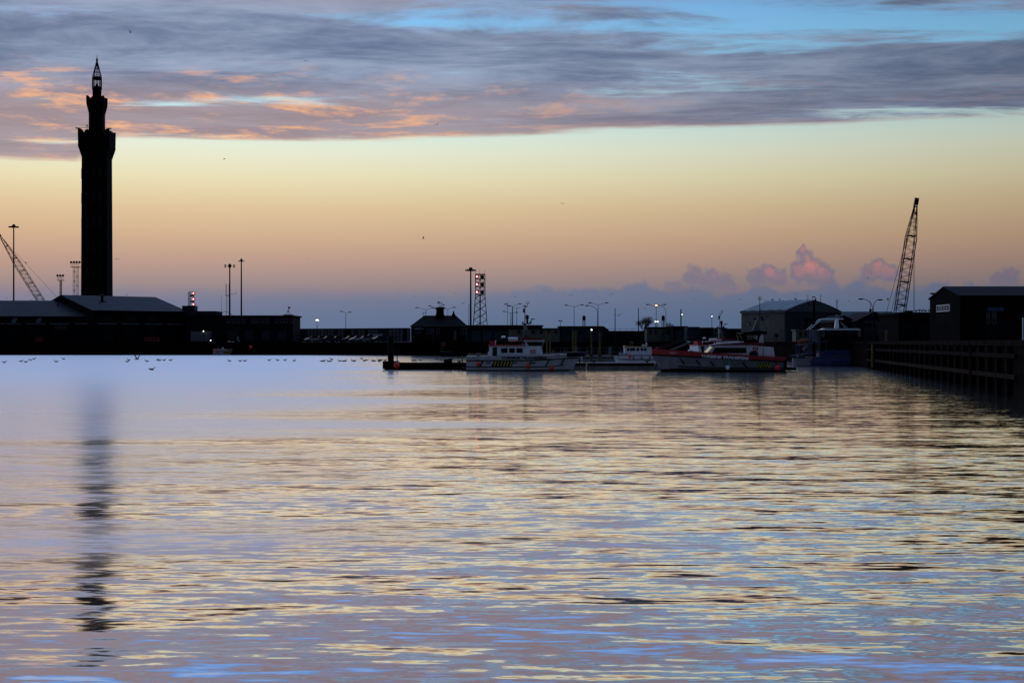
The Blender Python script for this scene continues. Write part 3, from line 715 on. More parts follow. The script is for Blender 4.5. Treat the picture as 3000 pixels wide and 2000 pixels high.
for a, b in ((864, 841), (841, 818)):
    for sy in (-1, 1):
        h = hwid(803)
        for s_ in (-1, 1): mb.tube((s_*h, sy*h, sz(b+1)), (s_*h*0.3, sy*h, sz((a+b)/2+2)), 0.04, seg=4); mb.tube((s_*h*0.05, sy*h, sz(b+1)), (s_*h*0.5, sy*h, sz((a+b)/2)), 0.04, seg=4)
for py in (803, 806, 829, 840, 852):
    h = hwid(803)
    for sy in (-1, 1): mb.tube((-h, sy*h, sz(py)), (h, sy*h, sz(py)), 0.05, seg=4)
mb.build('bracing', M_STEEL, t)
MB().bx(-0.18, 0.12, -0.2, 0.2, 0, sz(864)).build('ladder_cage', M_STEEL, t); MB().tube((0, 0, 0), (0, 0, sz(802)), 0.08).build('centre_post', M_STEEL, t)
for py in (817, 840, 863): MB().box((0, 0, sz(py)), (hwid(803)*2.0, hwid(803)*2.0, 0.16)).build('platform', M_STEEL, t)
for py in (811, 833.5, 856):
    signal_light(t, (-0.78, -hwid(803)-0.35, sz(py)), True)
    o = MB().lathe((0, 0, 0), [(0.3, 0), (0.36, 0.1), (0.36, 0.45), (0.2, 0.5)], 12).build('unlit_signal_lamp', M_BLACK, t); o.matrix_local = Matrix.Translation((0.55, -hwid(803)-0.35, sz(py+1))) @ Matrix.Rotation(math.radians(-90), 4, 'X') @ Matrix.Scale(1.25, 4)
for px_, y_ in ((1393, 790), (1405, 789), (1420, 790)): MB().tube(((px_-1407)*kk, -hwid(803)*0.9, top), ((px_-1407)*kk, -hwid(803)*0.9, sz(y_)), 0.03, 0.015, 4).build('whip_aerial', M_STEEL, t)
# ---- street lamps
def street_lamp(px_, yapex, d_, tips, label, lit=None, r=0.07, curve=False, pole_top=None, grp='street lamps behind the quay', offset_y=0.0):
    p = at(px_, yapex, d_); t = thing('street_lamp', (p.x, p.y+offset_y, GZ), label, 'street lamp', grp); H = p.z-GZ
    MB().tube((0, 0, 0), (0, 0, H), r*1.25, r*0.8, 6).build('pole', M_STEEL, t)
    for i, (tx, ty) in enumerate(tips):
        e_ = at(tx, ty, d_); v_ = Vector((e_.x-p.x, 0, e_.z-GZ)); s_ = 1 if v_.x > 0 else -1
        if curve:
            pts = [Vector((0, 0, H))]
            for j in range(1, 9):
                a = j/8*math.pi/2; pts.append(Vector((v_.x*(1-math.cos(a)), 0, H + (v_.z-H)*math.sin(a))))
            MB().path(pts, r*0.7, 5).build('arm', M_STEEL, t)
        else: MB().tube((0, 0, H-0.05), v_, r*0.6, seg=5).build('arm', M_STEEL, t)
        L_ = 0.95
        hd = MB().ball((0, 0, 0), 0.5, (L_, 0.36, 0.24), 10, 6).build('lamp_head', M_STEEL, t)
        hd.location = (v_.x+s_*0.25, 0, v_.z)
        if lit and i in lit: MB().ball((0, -0.04, -0.07), 0.34, (0.9, 0.42, 0.30), 10, 6).build('lit_bulb', lit[i], hd)
    return t
street_lamp(1013, 917, 380, [(1003, 912), (1022, 914)], 'unlit double street lamp standing above the parked cars')
street_lamp(1248, 907, 356, [(1224, 901), (1264, 902)], 'unlit double street lamp behind the left end of the gatehouse roof')
street_lamp(1287, 904, 366, [(1262, 896), (1296, 893)], 'unlit double street lamp hidden behind the gatehouse turret')
street_lamp(1312, 905, 358, [(1300, 900), (1328, 900)], 'unlit double street lamp behind the gatehouse chimney')
street_lamp(1501, 897, 330, [(1485, 891), (1520, 890)], 'unlit double street lamp left of the crew boat mast, taller of the close group')
street_lamp(1514, 902, 318, [(1494, 896), (1534, 897)], 'unlit double street lamp just left of the crew boat mast')
street_lamp(1497, 917, 352, [(1480, 912), (1511, 915)], 'low unlit double street lamp in the close group left of the crew boat mast')
street_lamp(1682, 898, 322, [(1662, 894), (1702, 893)], 'unlit double street lamp between the crew boat and the black topped stack')
street_lamp(1752.5, 892.5, 318, [(1732, 887), (1774, 887)], 'unlit double street lamp with a curved lamp close beside it')
street_lamp(1750.5, 915, 305, [(1723, 895)], 'curved arm lamp growing beside a double street lamp', curve=True)
street_lamp(1922.5, 898, 318, [(1901, 892), (1944, 892)], 'double street lamp behind the lit orange lamp', None)
street_lamp(1951, 915, 300, [(1926, 893)], 'curved arm street lamp with its orange light on', {0: M_LAMPO}, curve=True)
street_lamp(2556, 903, 226, [(2527, 876)], 'curved street lamp leaning left above the gabled fish merchant', None, curve=True)
street_lamp(2560.5, 903, 226, [(2576, 878)], 'shorter curved street lamp leaning right above the gabled fish merchant', None, curve=True, offset_y=0.4)
street_lamp(2775, 900, 190, [(2739, 860)], 'street lamp head peeping over the left gable of the black building', None, curve=True)
# lit post by the office block
p = at(929, 938, 378); t = thing('lit_street_lamp', (p.x, p.y, GZ), 'street lamp shining white between office block and parked cars', 'street lamp')
MB().tube((0, 0, 0), (0, 0, p.z-GZ), 0.09, 0.06).build('pole', M_STEEL, t); MB().box((0.05, 0, p.z-GZ+0.35), (1.3, 0.5, 0.16)).build('lamp_hood', M_STEEL, t)
MB().ball((0.05, -0.1, p.z-GZ+0.05), 0.42, (1.0, 0.5, 0.42), 12, 8).build('lit_bulb', M_LAMPW, t)
# small post lamps
def post_lamp(px_, ytop, d_, label, r=0.05, lamp=M_LAMPW, rad=0.10, post=M_STEEL, side=0.0, extra=0.0):
    p = at(px_, ytop, d_); t = thing('post_lamp', (p.x, p.y, GZ), label, 'lamp'); H = p.z-GZ
    MB().tube((0, 0, 0), (0, 0, H+extra), r, seg=6).build('post', post, t)
    hd = MB().lathe((side, 0, H+0.1), [(rad*0.4, 0), (rad*1.1, 0.08), (rad*0.4, 0.2)], 8).build('hood', M_STEEL, t)
    MB().ball((side, -0.05, H), rad, u=8, v=6).build('lit_globe', lamp, t); return t
post_lamp(1920.5, 942, 296, 'left of two small white lamps lit low on the post under the orange lamp', rad=0.13)
post_lamp(1927, 942, 297, 'right of two small white lamps lit low on the post under the orange lamp', rad=0.11)
post_lamp(2085.6, 926.5, 262, 'thin post with a small white light on top left of the hangar', rad=0.07)
post_lamp(1995, 921, 270, 'thick dark pole with a small white light near its top', r=0.12, rad=0.07, side=0.2, extra=1.0)
# flood post, plain poles
p = at(1642, 941, 300); t = thing('flood_post', (p.x, p.y, GZ), 'short post with twin unlit floodlights above the flat roofed sheds', 'lamp'); H = p.z-GZ
MB().tube((0, 0, 0), (0, 0, H), 0.05).build('post', M_STEEL, t)
for s_ in (-1, 1): MB().box((s_*0.22, 0, H+0.1), (0.36, 0.25, 0.22), rot=Matrix.Rotation(s_*0.5, 4, 'Y')).build('floodlight', M_STEEL, t)
for px_, y0, d_, r, lb in ((1802, 904, 290, 0.10, 'plain dark pole right of the double lamp with a gull beside it'), (1870.5, 903, 292, 0.10, 'plain dark pole beside the bare bush'),
                           (1373, 893, 350, 0.06, 'thin hook topped pole left of the tall light mast'), (1487, 885, 322, 0.05, 'thin aerial pole at the left of the lamp group'),
                           (1501.5, 902, 316, 0.14, 'stout dark twin pole in the middle of the lamp group')):
    p = at(px_, y0, d_); t = thing('pole', (p.x, p.y, GZ), lb, 'pole'); H = p.z-GZ
    MB().tube((0, 0, 0), (0, 0, H), r*1.2, r*0.8, 6).build('shaft', M_STEEL, t)
    MB().tube((0, 0, H), (0, 0, H+0.06), r*1.3, seg=6).build('cap', M_STEEL, t)
    if px_ == 1373: MB().tube((0, 0, H-0.06), (0.7, 0, H-0.06), 0.05).build('hook', M_STEEL, t)
    if px_ == 1501.5:
        for dx in (-0.35,): MB().tube((dx*1.3, 0, 0), (dx, 0, H-1.0), 0.06).build('stay', M_STEEL, t)
# black topped three legged stacks
for px_, y0, d_, lb in ((1711, 924, 285, 'black round topped stack on three legs above the flat roofed sheds'), (1943, 924, 280, 'black round topped stack on three legs next to the curved lit lamp')):
    p = at(px_, y0, d_); t = thing('vent_stack', (p.x, p.y, GZ), lb, 'vent stack', 'black topped vent stacks'); H = p.z-GZ
    MB().lathe((0, 0, H-1.0), [(0.30, 0), (0.33, 0.15), (0.33, 0.7), (0.24, 0.92), (0.1, 1.0)], 12).build('hood', M_BLACK, t)
    for dx, dy in ((-0.27, 0.1), (0.27, 0.1), (0.0, -0.2)): MB().tube((dx, dy, 0), (dx, dy, H-0.95), 0.055 if dx else 0.10, seg=6).build('leg', M_STEEL, t)
# ---- flat roofed sheds in the middle
def block(name, label, px0, px1, ytop, d_, depth, m, mr=None, cat='building', roof_over=0.2):
    a, b = at(px0, ytop, d_), at(px1, ytop, d_); t = thing(name, (a.x, d_, GZ), label, cat); H = a.z-GZ; W = b.x-a.x
    MB().bx(0, W, 0, depth, 0, H-0.28).build('wall', m, t)
    MB().bx(-roof_over, W+roof_over, -roof_over, depth+roof_over, H-0.279, H).build('roof', mr or M_SLATE, t)
    return t, W, H
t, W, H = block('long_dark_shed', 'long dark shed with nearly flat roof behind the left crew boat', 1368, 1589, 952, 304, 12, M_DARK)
for i in range(4): MB().bx(1.0+i*2.4, 2.9+i*2.4, -0.06, -0.003, 0.1, 2.3).build('roller_door', M_BLUED, t)
t, W, H = block('cream_office', 'cream low office with five dark windows behind the crew boat mast', 1490, 1639, 961, 298, 4, M_CREAM)
for X_ in (970, 1260, 1425, 1570, 1720): 
    window(t, (at(1380+X_/6.918, 0, 298).x-at(1490, 0, 298).x, -0.06, at(0, 973, 298).z-GZ), 0.8, 0.85, bars=0, frame=M_CREAM)
t, W, H = block('blue_grey_shed', 'blue grey flat roofed shed right of the cream office', 1640, 1766, 955, 300, 10, M_BLUED)
for i in range(3): window(t, (2.0+i*2.6, -0.06, 2.0), 1.0, 0.9, frame=M_STEEL)
MB().prism([(W+0.21, 0, H-0.02), (W+1.3, 0, H-0.8), (W+1.3, 0, 0), (W+0.21, 0, 0)], (0, 10, 0)).build('lean_to', M_DARK, t)
t, W, H = block('cream_cabin', 'cream portable cabin with windows and centre door near the bare bush', 1895, 1970, 957.5, 292, 5, M_CREAM, cat='cabin')
for px_, ww in ((1905, 0.6), (1921, 0.6), (1945, 0.6), (1957, 0.6)): window(t, (at(px_, 0, 292).x-at(1895, 0, 292).x, -0.06, H-1.0), 0.65, 0.95, bars=0, frame=M_CREAM)
door(t, (at(1933, 0, 292).x-at(1895, 0, 292).x, -0.05, 0.2), 0.75, 2.1, M_LEDGE)
t, W, H = block('dark_store', 'plain dark store right of the cream cabin', 1971, 2012, 955, 286, 6, M_DARK, cat='shed')
MB().bx(0.6, 2.2, -0.06, -0.003, 0.1, 2.2).build('door', M_BLUED, t)
# shipping containers
def container(px0, px1, ytop, d_, m, label):
    a, b = at(px0, ytop, d_), at(px1, ytop, d_); t = thing('shipping_container', (a.x, d_, GZ), label, 'container', 'containers left of the hangar'); W = b.x-a.x; H = a.z-GZ
    MB().bx(0, W, 0.05, 5.9, 0.1, H).build('body', m, t)
    n = int(W/0.28); mb = MB()
    for i in range(n): mb.bx(0.1+i*W/n, 0.1+i*W/n+0.12, 0.0, 0.049, 0.2, H-0.15)
    mb.build('corrugation', m, t)
    for s_ in (0.3, W-0.3): MB().tube((s_, -0.02, 0.2), (s_, -0.02, H-0.2), 0.03).build('lock_bar', M_GALV, t)
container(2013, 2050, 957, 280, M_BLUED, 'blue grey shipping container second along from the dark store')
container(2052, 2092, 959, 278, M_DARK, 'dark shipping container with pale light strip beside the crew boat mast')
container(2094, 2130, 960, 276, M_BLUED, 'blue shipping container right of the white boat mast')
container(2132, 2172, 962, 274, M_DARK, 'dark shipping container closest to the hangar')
# low back wall with rail between the sheds
a, b = at(1778, 966, 300), at(1896, 966, 296)
t = thing('boundary_wall', (a.x, a.y, GZ), 'dark boundary wall with thin rail between blue shed and cream cabin', 'wall'); W = b.x-a.x
MB().bx(0, W, 0, 0.3, 0, 2.3).build('wall', M_DARK, t)
MB().bx(0, W, 0.1, 0.16, 2.75, 2.81).build('top_rail', M_GALV, t)
for i in range(7): MB().tube((0.1+i*W/6.2, 0.13, 2.28), (0.1+i*W/6.2, 0.13, 2.8), 0.03).build('rail_post', M_GALV, t)
# ---- bushes
def bush(px_, ytop, d_, w_, label, n=420, seed=1):
    rnd = random.Random(seed); p = at(px_, ytop, d_); H = p.z-GZ; t = thing('bush', (p.x, p.y, GZ), label, 'bush')
    mb = MB(); tips = []
    def grow(a, dr, L, r, lev):
        b = a+dr*L; mb.tube(a, b, r, r*0.65, 5)
        if lev == 0: tips.append(b); return
        for q in range(4 if lev > 1 else 3):
            nd = (dr+Vector((rnd.uniform(-1, 1), rnd.uniform(-1, 1), rnd.uniform(-0.25, 0.8)))*0.75).normalized(); grow(b, nd, L*rnd.uniform(0.55, 0.85), r*0.6, lev-1)
    for q in range(3): grow(Vector((rnd.uniform(-.2, .2), rnd.uniform(-.2, .2), -0.1)), Vector((rnd.uniform(-.4, .4), rnd.uniform(-.4, .4), 1)).normalized(), H*0.36, 0.09, 3)
    mxx = max(max(abs(q.x) for q in tips), 0.1); sc = w_/mxx; mz = H/max(q.z for q in tips)
    for v_ in mb.bm.verts: v_.co.x *= sc; v_.co.y *= sc; v_.co.z *= mz
    tips = [Vector((q.x*sc, q.y*sc, q.z*mz)) for q in tips]
    mb.build('trunk', M_BARK, t)
    lf = MB()
    for q in range(n):
        c = rnd.choice(tips)+Vector((rnd.gauss(0, .22), rnd.gauss(0, .22), rnd.gauss(-.1, .22))); s_ = rnd.uniform(0.05, 0.12)
        R = Matrix.Rotation(rnd.uniform(0, 6.3), 3, 'Z') @ Matrix.Rotation(rnd.uniform(0, 3.1), 3, 'X')
        lf.poly([c+R@Vector(v_) for v_ in ((-s_, 0, 0), (0, -s_*0.5, 0.01), (s_, 0, 0), (0, s_*0.5, 0.01))], [(0, 1, 2, 3)])
    lf.build('crown', M_LEAF, t)
bush(1893, 928, 298, 1.9, 'sparse dark bush behind the cream cabin', 1900, 3)
bush(1964, 944, 300, 1.0, 'small dense bush right of the curved lit lamp', 900, 5)
# ================================================================== RIGHT SIDE BUILDINGS
# ---- fabric hangar with scalloped barrel roof
A = math.radians(35); c = at(2301, 1000, 262)
t = thing('fabric_hangar', (c.x, c.y, GZ), 'cream walled hangar with white scalloped curved roof', 'hangar', rz=A)
Wg, Ls = 14.9, 11.5; he, hr = 8.9-GZ, 10.85-GZ            # gable along local x, sides along local y
NA = 12
def arc(x): return he + (hr-he)*(1-abs(2*x/Wg-1)**1.3)
MB().bx(0, Wg, 0, 0.25, 0, he-0.01).build('gable_wall', M_BLUED, t)  # shade of this side is put into its darker blue-grey colour
MB().prism([(Wg*(1-i/NA), 0, arc(Wg*(1-i/NA))) for i in range(NA+1)], (0, 0.25, 0)).build('gable_fabric', M_LEDGE, t)
MB().bx(0, 0.2, 0.26, Ls, 0, he).build('side_wall', M_CREAM, t); MB().bx(Wg-0.2, Wg, 0.26, Ls, 0, he).build('side_wall', M_CREAM, t)
MB().bx(-0.06, Wg+0.06, -0.12, -0.003, he-0.2, he+0.05).build('gable_band', M_LEDGE, t)
NB = 5; bw = (Ls+0.3)/NB
for b_ in range(NB):                                     # five bowed fabric bays
    mb = MB(); rows = []
    for j in range(7):
        f = j/6; y_ = -0.15 + (b_+f)*bw; sag = 0.30*(1-(2*f-1)**2)
        rows.append([mb.bm.verts.new((-0.25+(Wg+0.5)*i/NA, y_, arc(min(max((Wg+0.5)*i/NA-0.25, 0), Wg)) + 0.06 + 0.20*(1-(2*f-1)**2) - (0.12 if i in (0, NA) else 0) - (sag*0.0))) for i in range(NA+1)])
    for p, q in zip(rows[:-1], rows[1:]):
        for i in range(NA): mb.bm.faces.new((p[i], p[i+1], q[i+1], q[i]))
    mb.build('roof_bay', M_FAB, t, smooth=True)
for b_ in range(NB): MB().prism([(-0.27, -0.15+b_*bw, he-0.35), (-0.27, -0.15+(b_+1)*bw, he-0.35), (-0.27, -0.15+(b_+1)*bw, he+0.05), (-0.27, -0.15+(b_+.5)*bw, he+0.2), (-0.27, -0.15+b_*bw, he+0.05)], (0.12, 0, 0)).build('eave_valance', M_LEDGE, t)
MB().bx(5.0, 9.6, -0.06, -0.004, 0, 4.4).build('roller_door', M_DARK, t)
# palisade fence panel and spiked fan in front of the hangar corner
p = at(2286, 1000, 236); t = thing('fence_panel', (p.x, p.y, GZ), 'pale vertical bar fence in front of the hangar corner', 'fence')
for i in range(6): MB().bx(i*0.16, i*0.16+0.07, -0.02, 0.02, 0, 2.15).build('bar', M_LEDGE, t)
for z in (0.5, 1.7): MB().bx(-0.05, 0.95, 0.021, 0.06, z, z+0.06).build('rail', M_STEEL, t)
p = at(2275, 983, 235.5); t = thing('spiked_fan_guard', (p.x, p.y, GZ), 'round fan of dark spikes fixed beside the bar fence', 'fan guard'); H = p.z-GZ
mb = MB()
for i in range(26):
    a = 2*math.pi*i/26; mb.tube((0.28*math.cos(a), 0, H+0.28*math.sin(a)), (0.75*math.cos(a), 0, H+0.75*math.sin(a)), 0.016, seg=4)
mb.build('spikes', M_BLACK, t); MB().tube((0, -0.05, H), (0, 0.05, H), 0.3, seg=14).build('hub', M_BLACK, t); MB().tube((0, 0.06, 0), (0, 0.06, H), 0.05).build('post', M_STEEL, t)
# ---- far sheds
a, b = at(2464, 1000, 270), at(2640, 1000, 270)
t = thing('grey_roofed_shed', (a.x, 270, GZ), 'long grey roofed shed between hangar and crane', 'shed')
gable_shell(t, b.x-a.x, 16, 7.0-GZ, 8.85-GZ, M_DARK, M_ROOF, 0.3)
MB().lathe((7.6, 8, 8.7-GZ), [(0.2, 0), (0.2, 0.5), (0.35, 0.55), (0.1, 0.9), (0.04, 1.0), (0.04, 2.3)], 8).build('roof_flue', M_STEEL, t)
def front_gable(name, label, px0, px1, pxa, yap, yeave, d_, depth, m, mr):
    a, b, ap = at(px0, yeave, d_), at(px1, yeave, d_), at(pxa, yap, d_)
    t = thing(name, (a.x, d_, GZ), label, 'shed'); W = b.x-a.x; he = a.z-GZ; hr = ap.z-GZ; xm = ap.x-a.x
    MB().prism([(0, 0, 0), (W, 0, 0), (W, 0, he), (xm, 0, hr), (0, 0, he)], (0, depth, 0)).build('wall', m, t)
    mb = MB(); ov = 0.25
    mb.prism([(-ov, -ov, he-0.1), (xm, -ov, hr+0.03), (xm, -ov, hr+0.2), (-ov, -ov, he+0.08)], (0, depth+2*ov, 0))
    mb.prism([(W+ov, -ov, he-0.1), (xm, -ov, hr+0.03), (xm, -ov, hr+0.2), (W+ov, -ov, he+0.08)], (0, depth+2*ov, 0))
    mb.build('roof', mr, t); return t, W, he, hr
t, W, he, hr = front_gable('fish_merchant_shed', 'dark gabled fish merchant shed with pale name lettering', 2509, 2626, 2562, 916, 942, 235, 14, M_DARK, M_SLATE)
FM = t
MB().bx(1.2, 5.4, -0.07, -0.003, 0.1, 2.4).build('roller_door', M_BLUED, t)
MB().bx(3.0, 5.0, -0.08, -0.002, he-0.28, he-0.22).build('underline', M_FRAME, t)
t, W, he, hr = front_gable('dark_gabled_shed', 'smaller dark gabled shed right of the hangar', 2446, 2507, 2472, 926, 944, 239, 12, M_DARK, M_SLATE)
MB().bx(0.8, 2.6, -0.07, -0.003, 0.1, 2.2).build('door', M_BLUED, t)
# cream cabin by the trawler
a = at(2332, 965, 226); t = thing('cream_kiosk', (a.x, 226, GZ), 'low cream cabin half hidden behind the trawler rails', 'cabin'); H = a.z-GZ; W = at(2375, 0, 226).x-a.x
MB().bx(0, W, 0, 3, 0, H-0.15).build('wall', M_CREAM, t); MB().bx(-0.15, W+0.15, -0.15, 3.1, H-0.149, H).build('roof', M_CREAM, t)
for i in range(2): window(t, (0.7+i*0.9, -0.06, H-0.75), 0.5, 0.9, bars=0, frame=M_CREAM)
# ---- black building on the right
x0 = 52.0; t = thing('black_warehouse', (x0, 165, GZ), 'big black gabled warehouse filling the right edge', 'warehouse')
he, hr = 8.3-GZ, 9.55-GZ
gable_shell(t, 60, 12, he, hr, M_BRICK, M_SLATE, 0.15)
window(t, (-0.06, 6.3, at(0, 902, 170).z-GZ), 5.2, 0.82, rz=-math.pi/2, bars=4, fw=0.09, frame=M_WHITE)
def wx(px_): return at(px_, 0, 165).x-x0
def wz(py): return at(0, py, 165).z-GZ
MB().bx(wx(2893), wx(2939), -0.1, -0.003, wz(911.5), wz(900.5)).build('blue_sign_board', mat('faded_blue_sign', (0.06, 0.09, 0.17), 0.5, var=0.5, scale=3.0), t)
for a_, b_ in ((2889, 2900.5), (2905.5, 2919)): window(t, ((wx(a_)+wx(b_))/2, -0.07, (wz(914)+wz(949))/2), wx(b_)-wx(a_), wz(914)-wz(949), bars=1, frame=M_CREAM, glass=mat('curtained_pane', (0.10, 0.10, 0.09), 0.4, var=0.3, scale=2))
for i in range(5): MB().bx(3+i*6, 6.4+i*6, -0.07, -0.004, 0.05, 2.6).build('loading_door', M_DARK, t)
t, W, H = block('low_black_store', 'low flat roofed black store with gulls along its roof', 2633, 2728, 914.5, 186, 10, M_BRICK, cat='shed')
MB().box((at(2668, 0, 186).x-at(2633, 0, 186).x, 1.0, H+0.12), (0.9, 0.9, 0.24)).build('roof_hatch', M_STEEL, t)
for i in range(2): MB().bx(0.6+i*1.9, 2.0+i*1.9, -0.07, -0.004, 0.05, 2.3).build('roller_door', M_DARK, t)
p = at(2997, 1005, 112); o = MB().lathe((0, 0, 0), [(0.06, -0.2), (0.06, 1.75), (0.03, 1.8)], 8); o.box((0, 0, 0.03), (0.3, 0.3, 0.06)); o = o.build('white_post', M_WHITE); o.location = (p.x, p.y, GZ); tag(o, 'slim white post at the extreme right edge by the black warehouse', 'post')

# ================================================================== LETTERING
def text_mesh(body, width, height, m, parent, loc, rz=0.0, slope=0.0, name='lettering', depth=0.012, bold=0.02):
    cu = bpy.data.curves.new(name, 'FONT'); cu.body = body; cu.size = 1.0; cu.extrude = 0.0; cu.offset = bold; cu.resolution_u = 3; cu.align_x = 'LEFT'
    tmp = bpy.data.objects.new('tmp', cu); COL.objects.link(tmp); bpy.context.view_layer.update()
    me = bpy.data.meshes.new_from_object(tmp.evaluated_get(bpy.context.evaluated_depsgraph_get()))
    bpy.data.objects.remove(tmp); 
    xs = [v.co.x for v in me.vertices]; ys = [v.co.y for v in me.vertices]; sx = width/(max(xs)-min(xs)); sy = height/(max(ys)-min(ys)); x0, y0 = min(xs), min(ys)
    for v in me.vertices: v.co = Vector(((v.co.x-x0)*sx, -depth, (v.co.y-y0)*sy + slope*(v.co.x-x0)*sx))
    me.materials.clear(); me.materials.append(m)
    o = bpy.data.objects.new(name, me); COL.objects.link(o); o.parent = parent; o.location = loc; o.rotation_euler = (0, 0, rz); return o
text_mesh('Kirwin Brothers', 66/FPX*235, 0.46, M_FRAME, FM, (at(2534, 0, 235).x-at(2509, 0, 235).x, -0.06, at(0, 946.5, 235).z-GZ), bold=0.0)

# ================================================================== PONTOONS
PD = 156.0
def pontoon(px0, px1, label, dep=3.2):
    a, b = at(px0, 1060, PD), at(px1, 1060, PD); t = thing('pontoon', (a.x, PD, 0), label, 'pontoon', 'floating pontoon sections'); W = b.x-a.x
    MB().bx(0, W, 0, dep, -0.3, 0.70).build('float', M_RUST if px0 < 1400 else M_PALE, t)
    n = max(2, int(W/1.3))
    for i in range(n): MB().bx(i*W/n+0.01, (i+1)*W/n-0.01, -0.05, dep+0.05, 0.702, 0.78).build('deck_plank', M_WOOD if px0 < 1400 else M_PALE, t)
    MB().bx(0.02, W-0.02, -0.16, -0.052, 0.45, 0.68).build('rubbing_timber', M_WOOD, t)
    for xx in (0.7, W-0.7):
        mb = MB(); mb.box((xx, 0.5, 0.86), (0.16, 0.16, 0.16)); mb.box((xx, 0.5, 0.97), (0.62, 0.13, 0.09)); mb.build('cleat', M_STEEL, t)
    return t
pontoon(1126, 1325, 'floating pontoon section ending at the big black pile')
pontoon(1327, 1560, 'floating pontoon section behind the stern of the left crew boat')
pontoon(1563, 1717, 'floating pontoon section behind the bow of the left crew boat')
pontoon(1722, 1916, 'floating pontoon section visible between the two crew boats')
pontoon(1921, 2060, 'floating pontoon section behind the bow of the red crew boat')
a = at(1706, 1050, 224); t = thing('finger_pontoon', (a.x, 224, 0), 'grey pontoon behind the pontoon between the crew boats', 'pontoon')
MB().bx(0, 5.2, 0, 3.0, -0.3, 0.88).build('float', M_PALE, t); MB().bx(-0.05, 5.25, -0.05, 3.05, 0.882, 1.0).build('deck', M_PALE, t); MB().bx(0, 5.2, -0.12, -0.052, 0.5, 0.62).build('strake', M_BLACK, t)
# big pile, guide collar
p = at(1145, 1085, 157.6); t = thing('mooring_pile', (p.x, p.y, 0), 'thick black pile standing at the left end of the pontoon', 'pile')
MB().lathe((0, 0, -2), [(0.34, 0), (0.34, 5.55), (0.26, 5.7)], 14).build('pile', M_BLACK, t)
mb = MB(); mb.bx(-0.75, 0.8, -1.75, -1.30, 0.1, 0.95); mb.bx(-0.75, -0.45, -1.30, 0.8, 0.2, 0.95); mb.bx(0.5, 0.8, -1.30, 0.8, 0.2, 0.95); mb.build('guide_collar', M_BLACK, t)
p = at(1164, 1058, 156.6); t = thing('pontoon_post', (p.x, p.y, 0.78), 'thin upright post on the pontoon right of the big pile', 'post')
MB().tube((0, 0, 0), (0, 0, 2.5), 0.045).build('post', M_WOOD, t); MB().box((-0.12, 0, 1.75), (0.3, 0.05, 0.12)).build('bracket', M_WOOD, t); MB().box((0, 0, 0.05), (0.5, 0.4, 0.1)).build('foot', M_STEEL, t)
o = MB().box((0, 0, 0.14), (0.5, 0.36, 0.28)); o.tube((-0.3, 0, 0.33), (0.3, 0, 0.33), 0.05); p = at(1307, 1060, 156.8); o = o.build('rope_box', M_BLACK); o.location = (p.x, p.y, 0.785); tag(o, 'dark rope box on the pontoon, left of a close pair', 'box')
o = MB().box((0, 0, 0.16), (0.42, 0.36, 0.32)); o.tube((-0.25, 0, 0.37), (0.25, 0, 0.37), 0.06); p = at(1319, 1060, 156.8); o = o.build('rope_box', M_BLACK); o.location = (p.x, p.y, 0.785); tag(o, 'dark rope box on the pontoon, right of a close pair', 'box')
p = at(1343, 1060, 156.6); t = thing('gangway_rail', (p.x, p.y, 0.78), 'thin metal handrail on the pontoon beside the crew boat stern', 'railing')
for i in range(5): MB().tube((i*0.2, 0, 0), (i*0.2+0.1, 0, 0.62), 0.018).build('upright', M_GALV, t)
for z in (0.2, 0.4, 0.62): MB().tube((0, 0, z), (1.0, 0, z), 0.015).build('rail', M_GALV, t)
MB().box((0.42, 0.1, 0.38), (0.14, 0.1, 0.76)).build('stanchion', M_BROWNB, t)
def fender(px_, py, d_, r, label, m=M_ORANGE, hang=0.5, grp='round fender buoys'):
    p = at(px_, py, d_); t = thing('fender_buoy', (p.x, p.y, p.z), label, 'buoy', grp)
    MB().ball((0, 0, 0), r, (1, 1, 1.08), 14, 10).build('float', m, t, True); MB().lathe((0, 0, r), [(r*0.3, -0.04), (r*0.22, 0.1), (r*0.1, 0.14)], 8).build('neck', M_BLACK, t)
    MB().tube((0, 0, r+0.1), (0, 0.05, r+0.1+hang), 0.015).build('rope', M_WOOD, t); return t
fender(1162, 1070, 155.4, 0.34, 'large orange red buoy squeezed beside the big black pile')
fender(1400.5, 1066.5, 149.7, 0.24, 'orange fender buoy hanging at the stern of the left crew boat')
fender(1547.5, 1073, 149.7, 0.24, 'orange fender buoy hanging under the wheelhouse of the left crew boat')
fender(1617, 1078, 149.7, 0.24, 'orange fender buoy floating by the bow quarter of the left crew boat')
fender(2278, 1077, 145.3, 0.27, 'orange fender buoy at the stern of the red crew boat')
fender(2132, 1076.5, 145.3, 0.22, 'white fender buoy amidships on the red crew boat', M_WHITE)
fender(2374, 1052, 181.5, 0.26, 'red fender buoy hanging on the blue trawler')
fender(1845.5, 1044.5, 197.2, 0.22, 'red fender buoy on the side of the small white workboat')
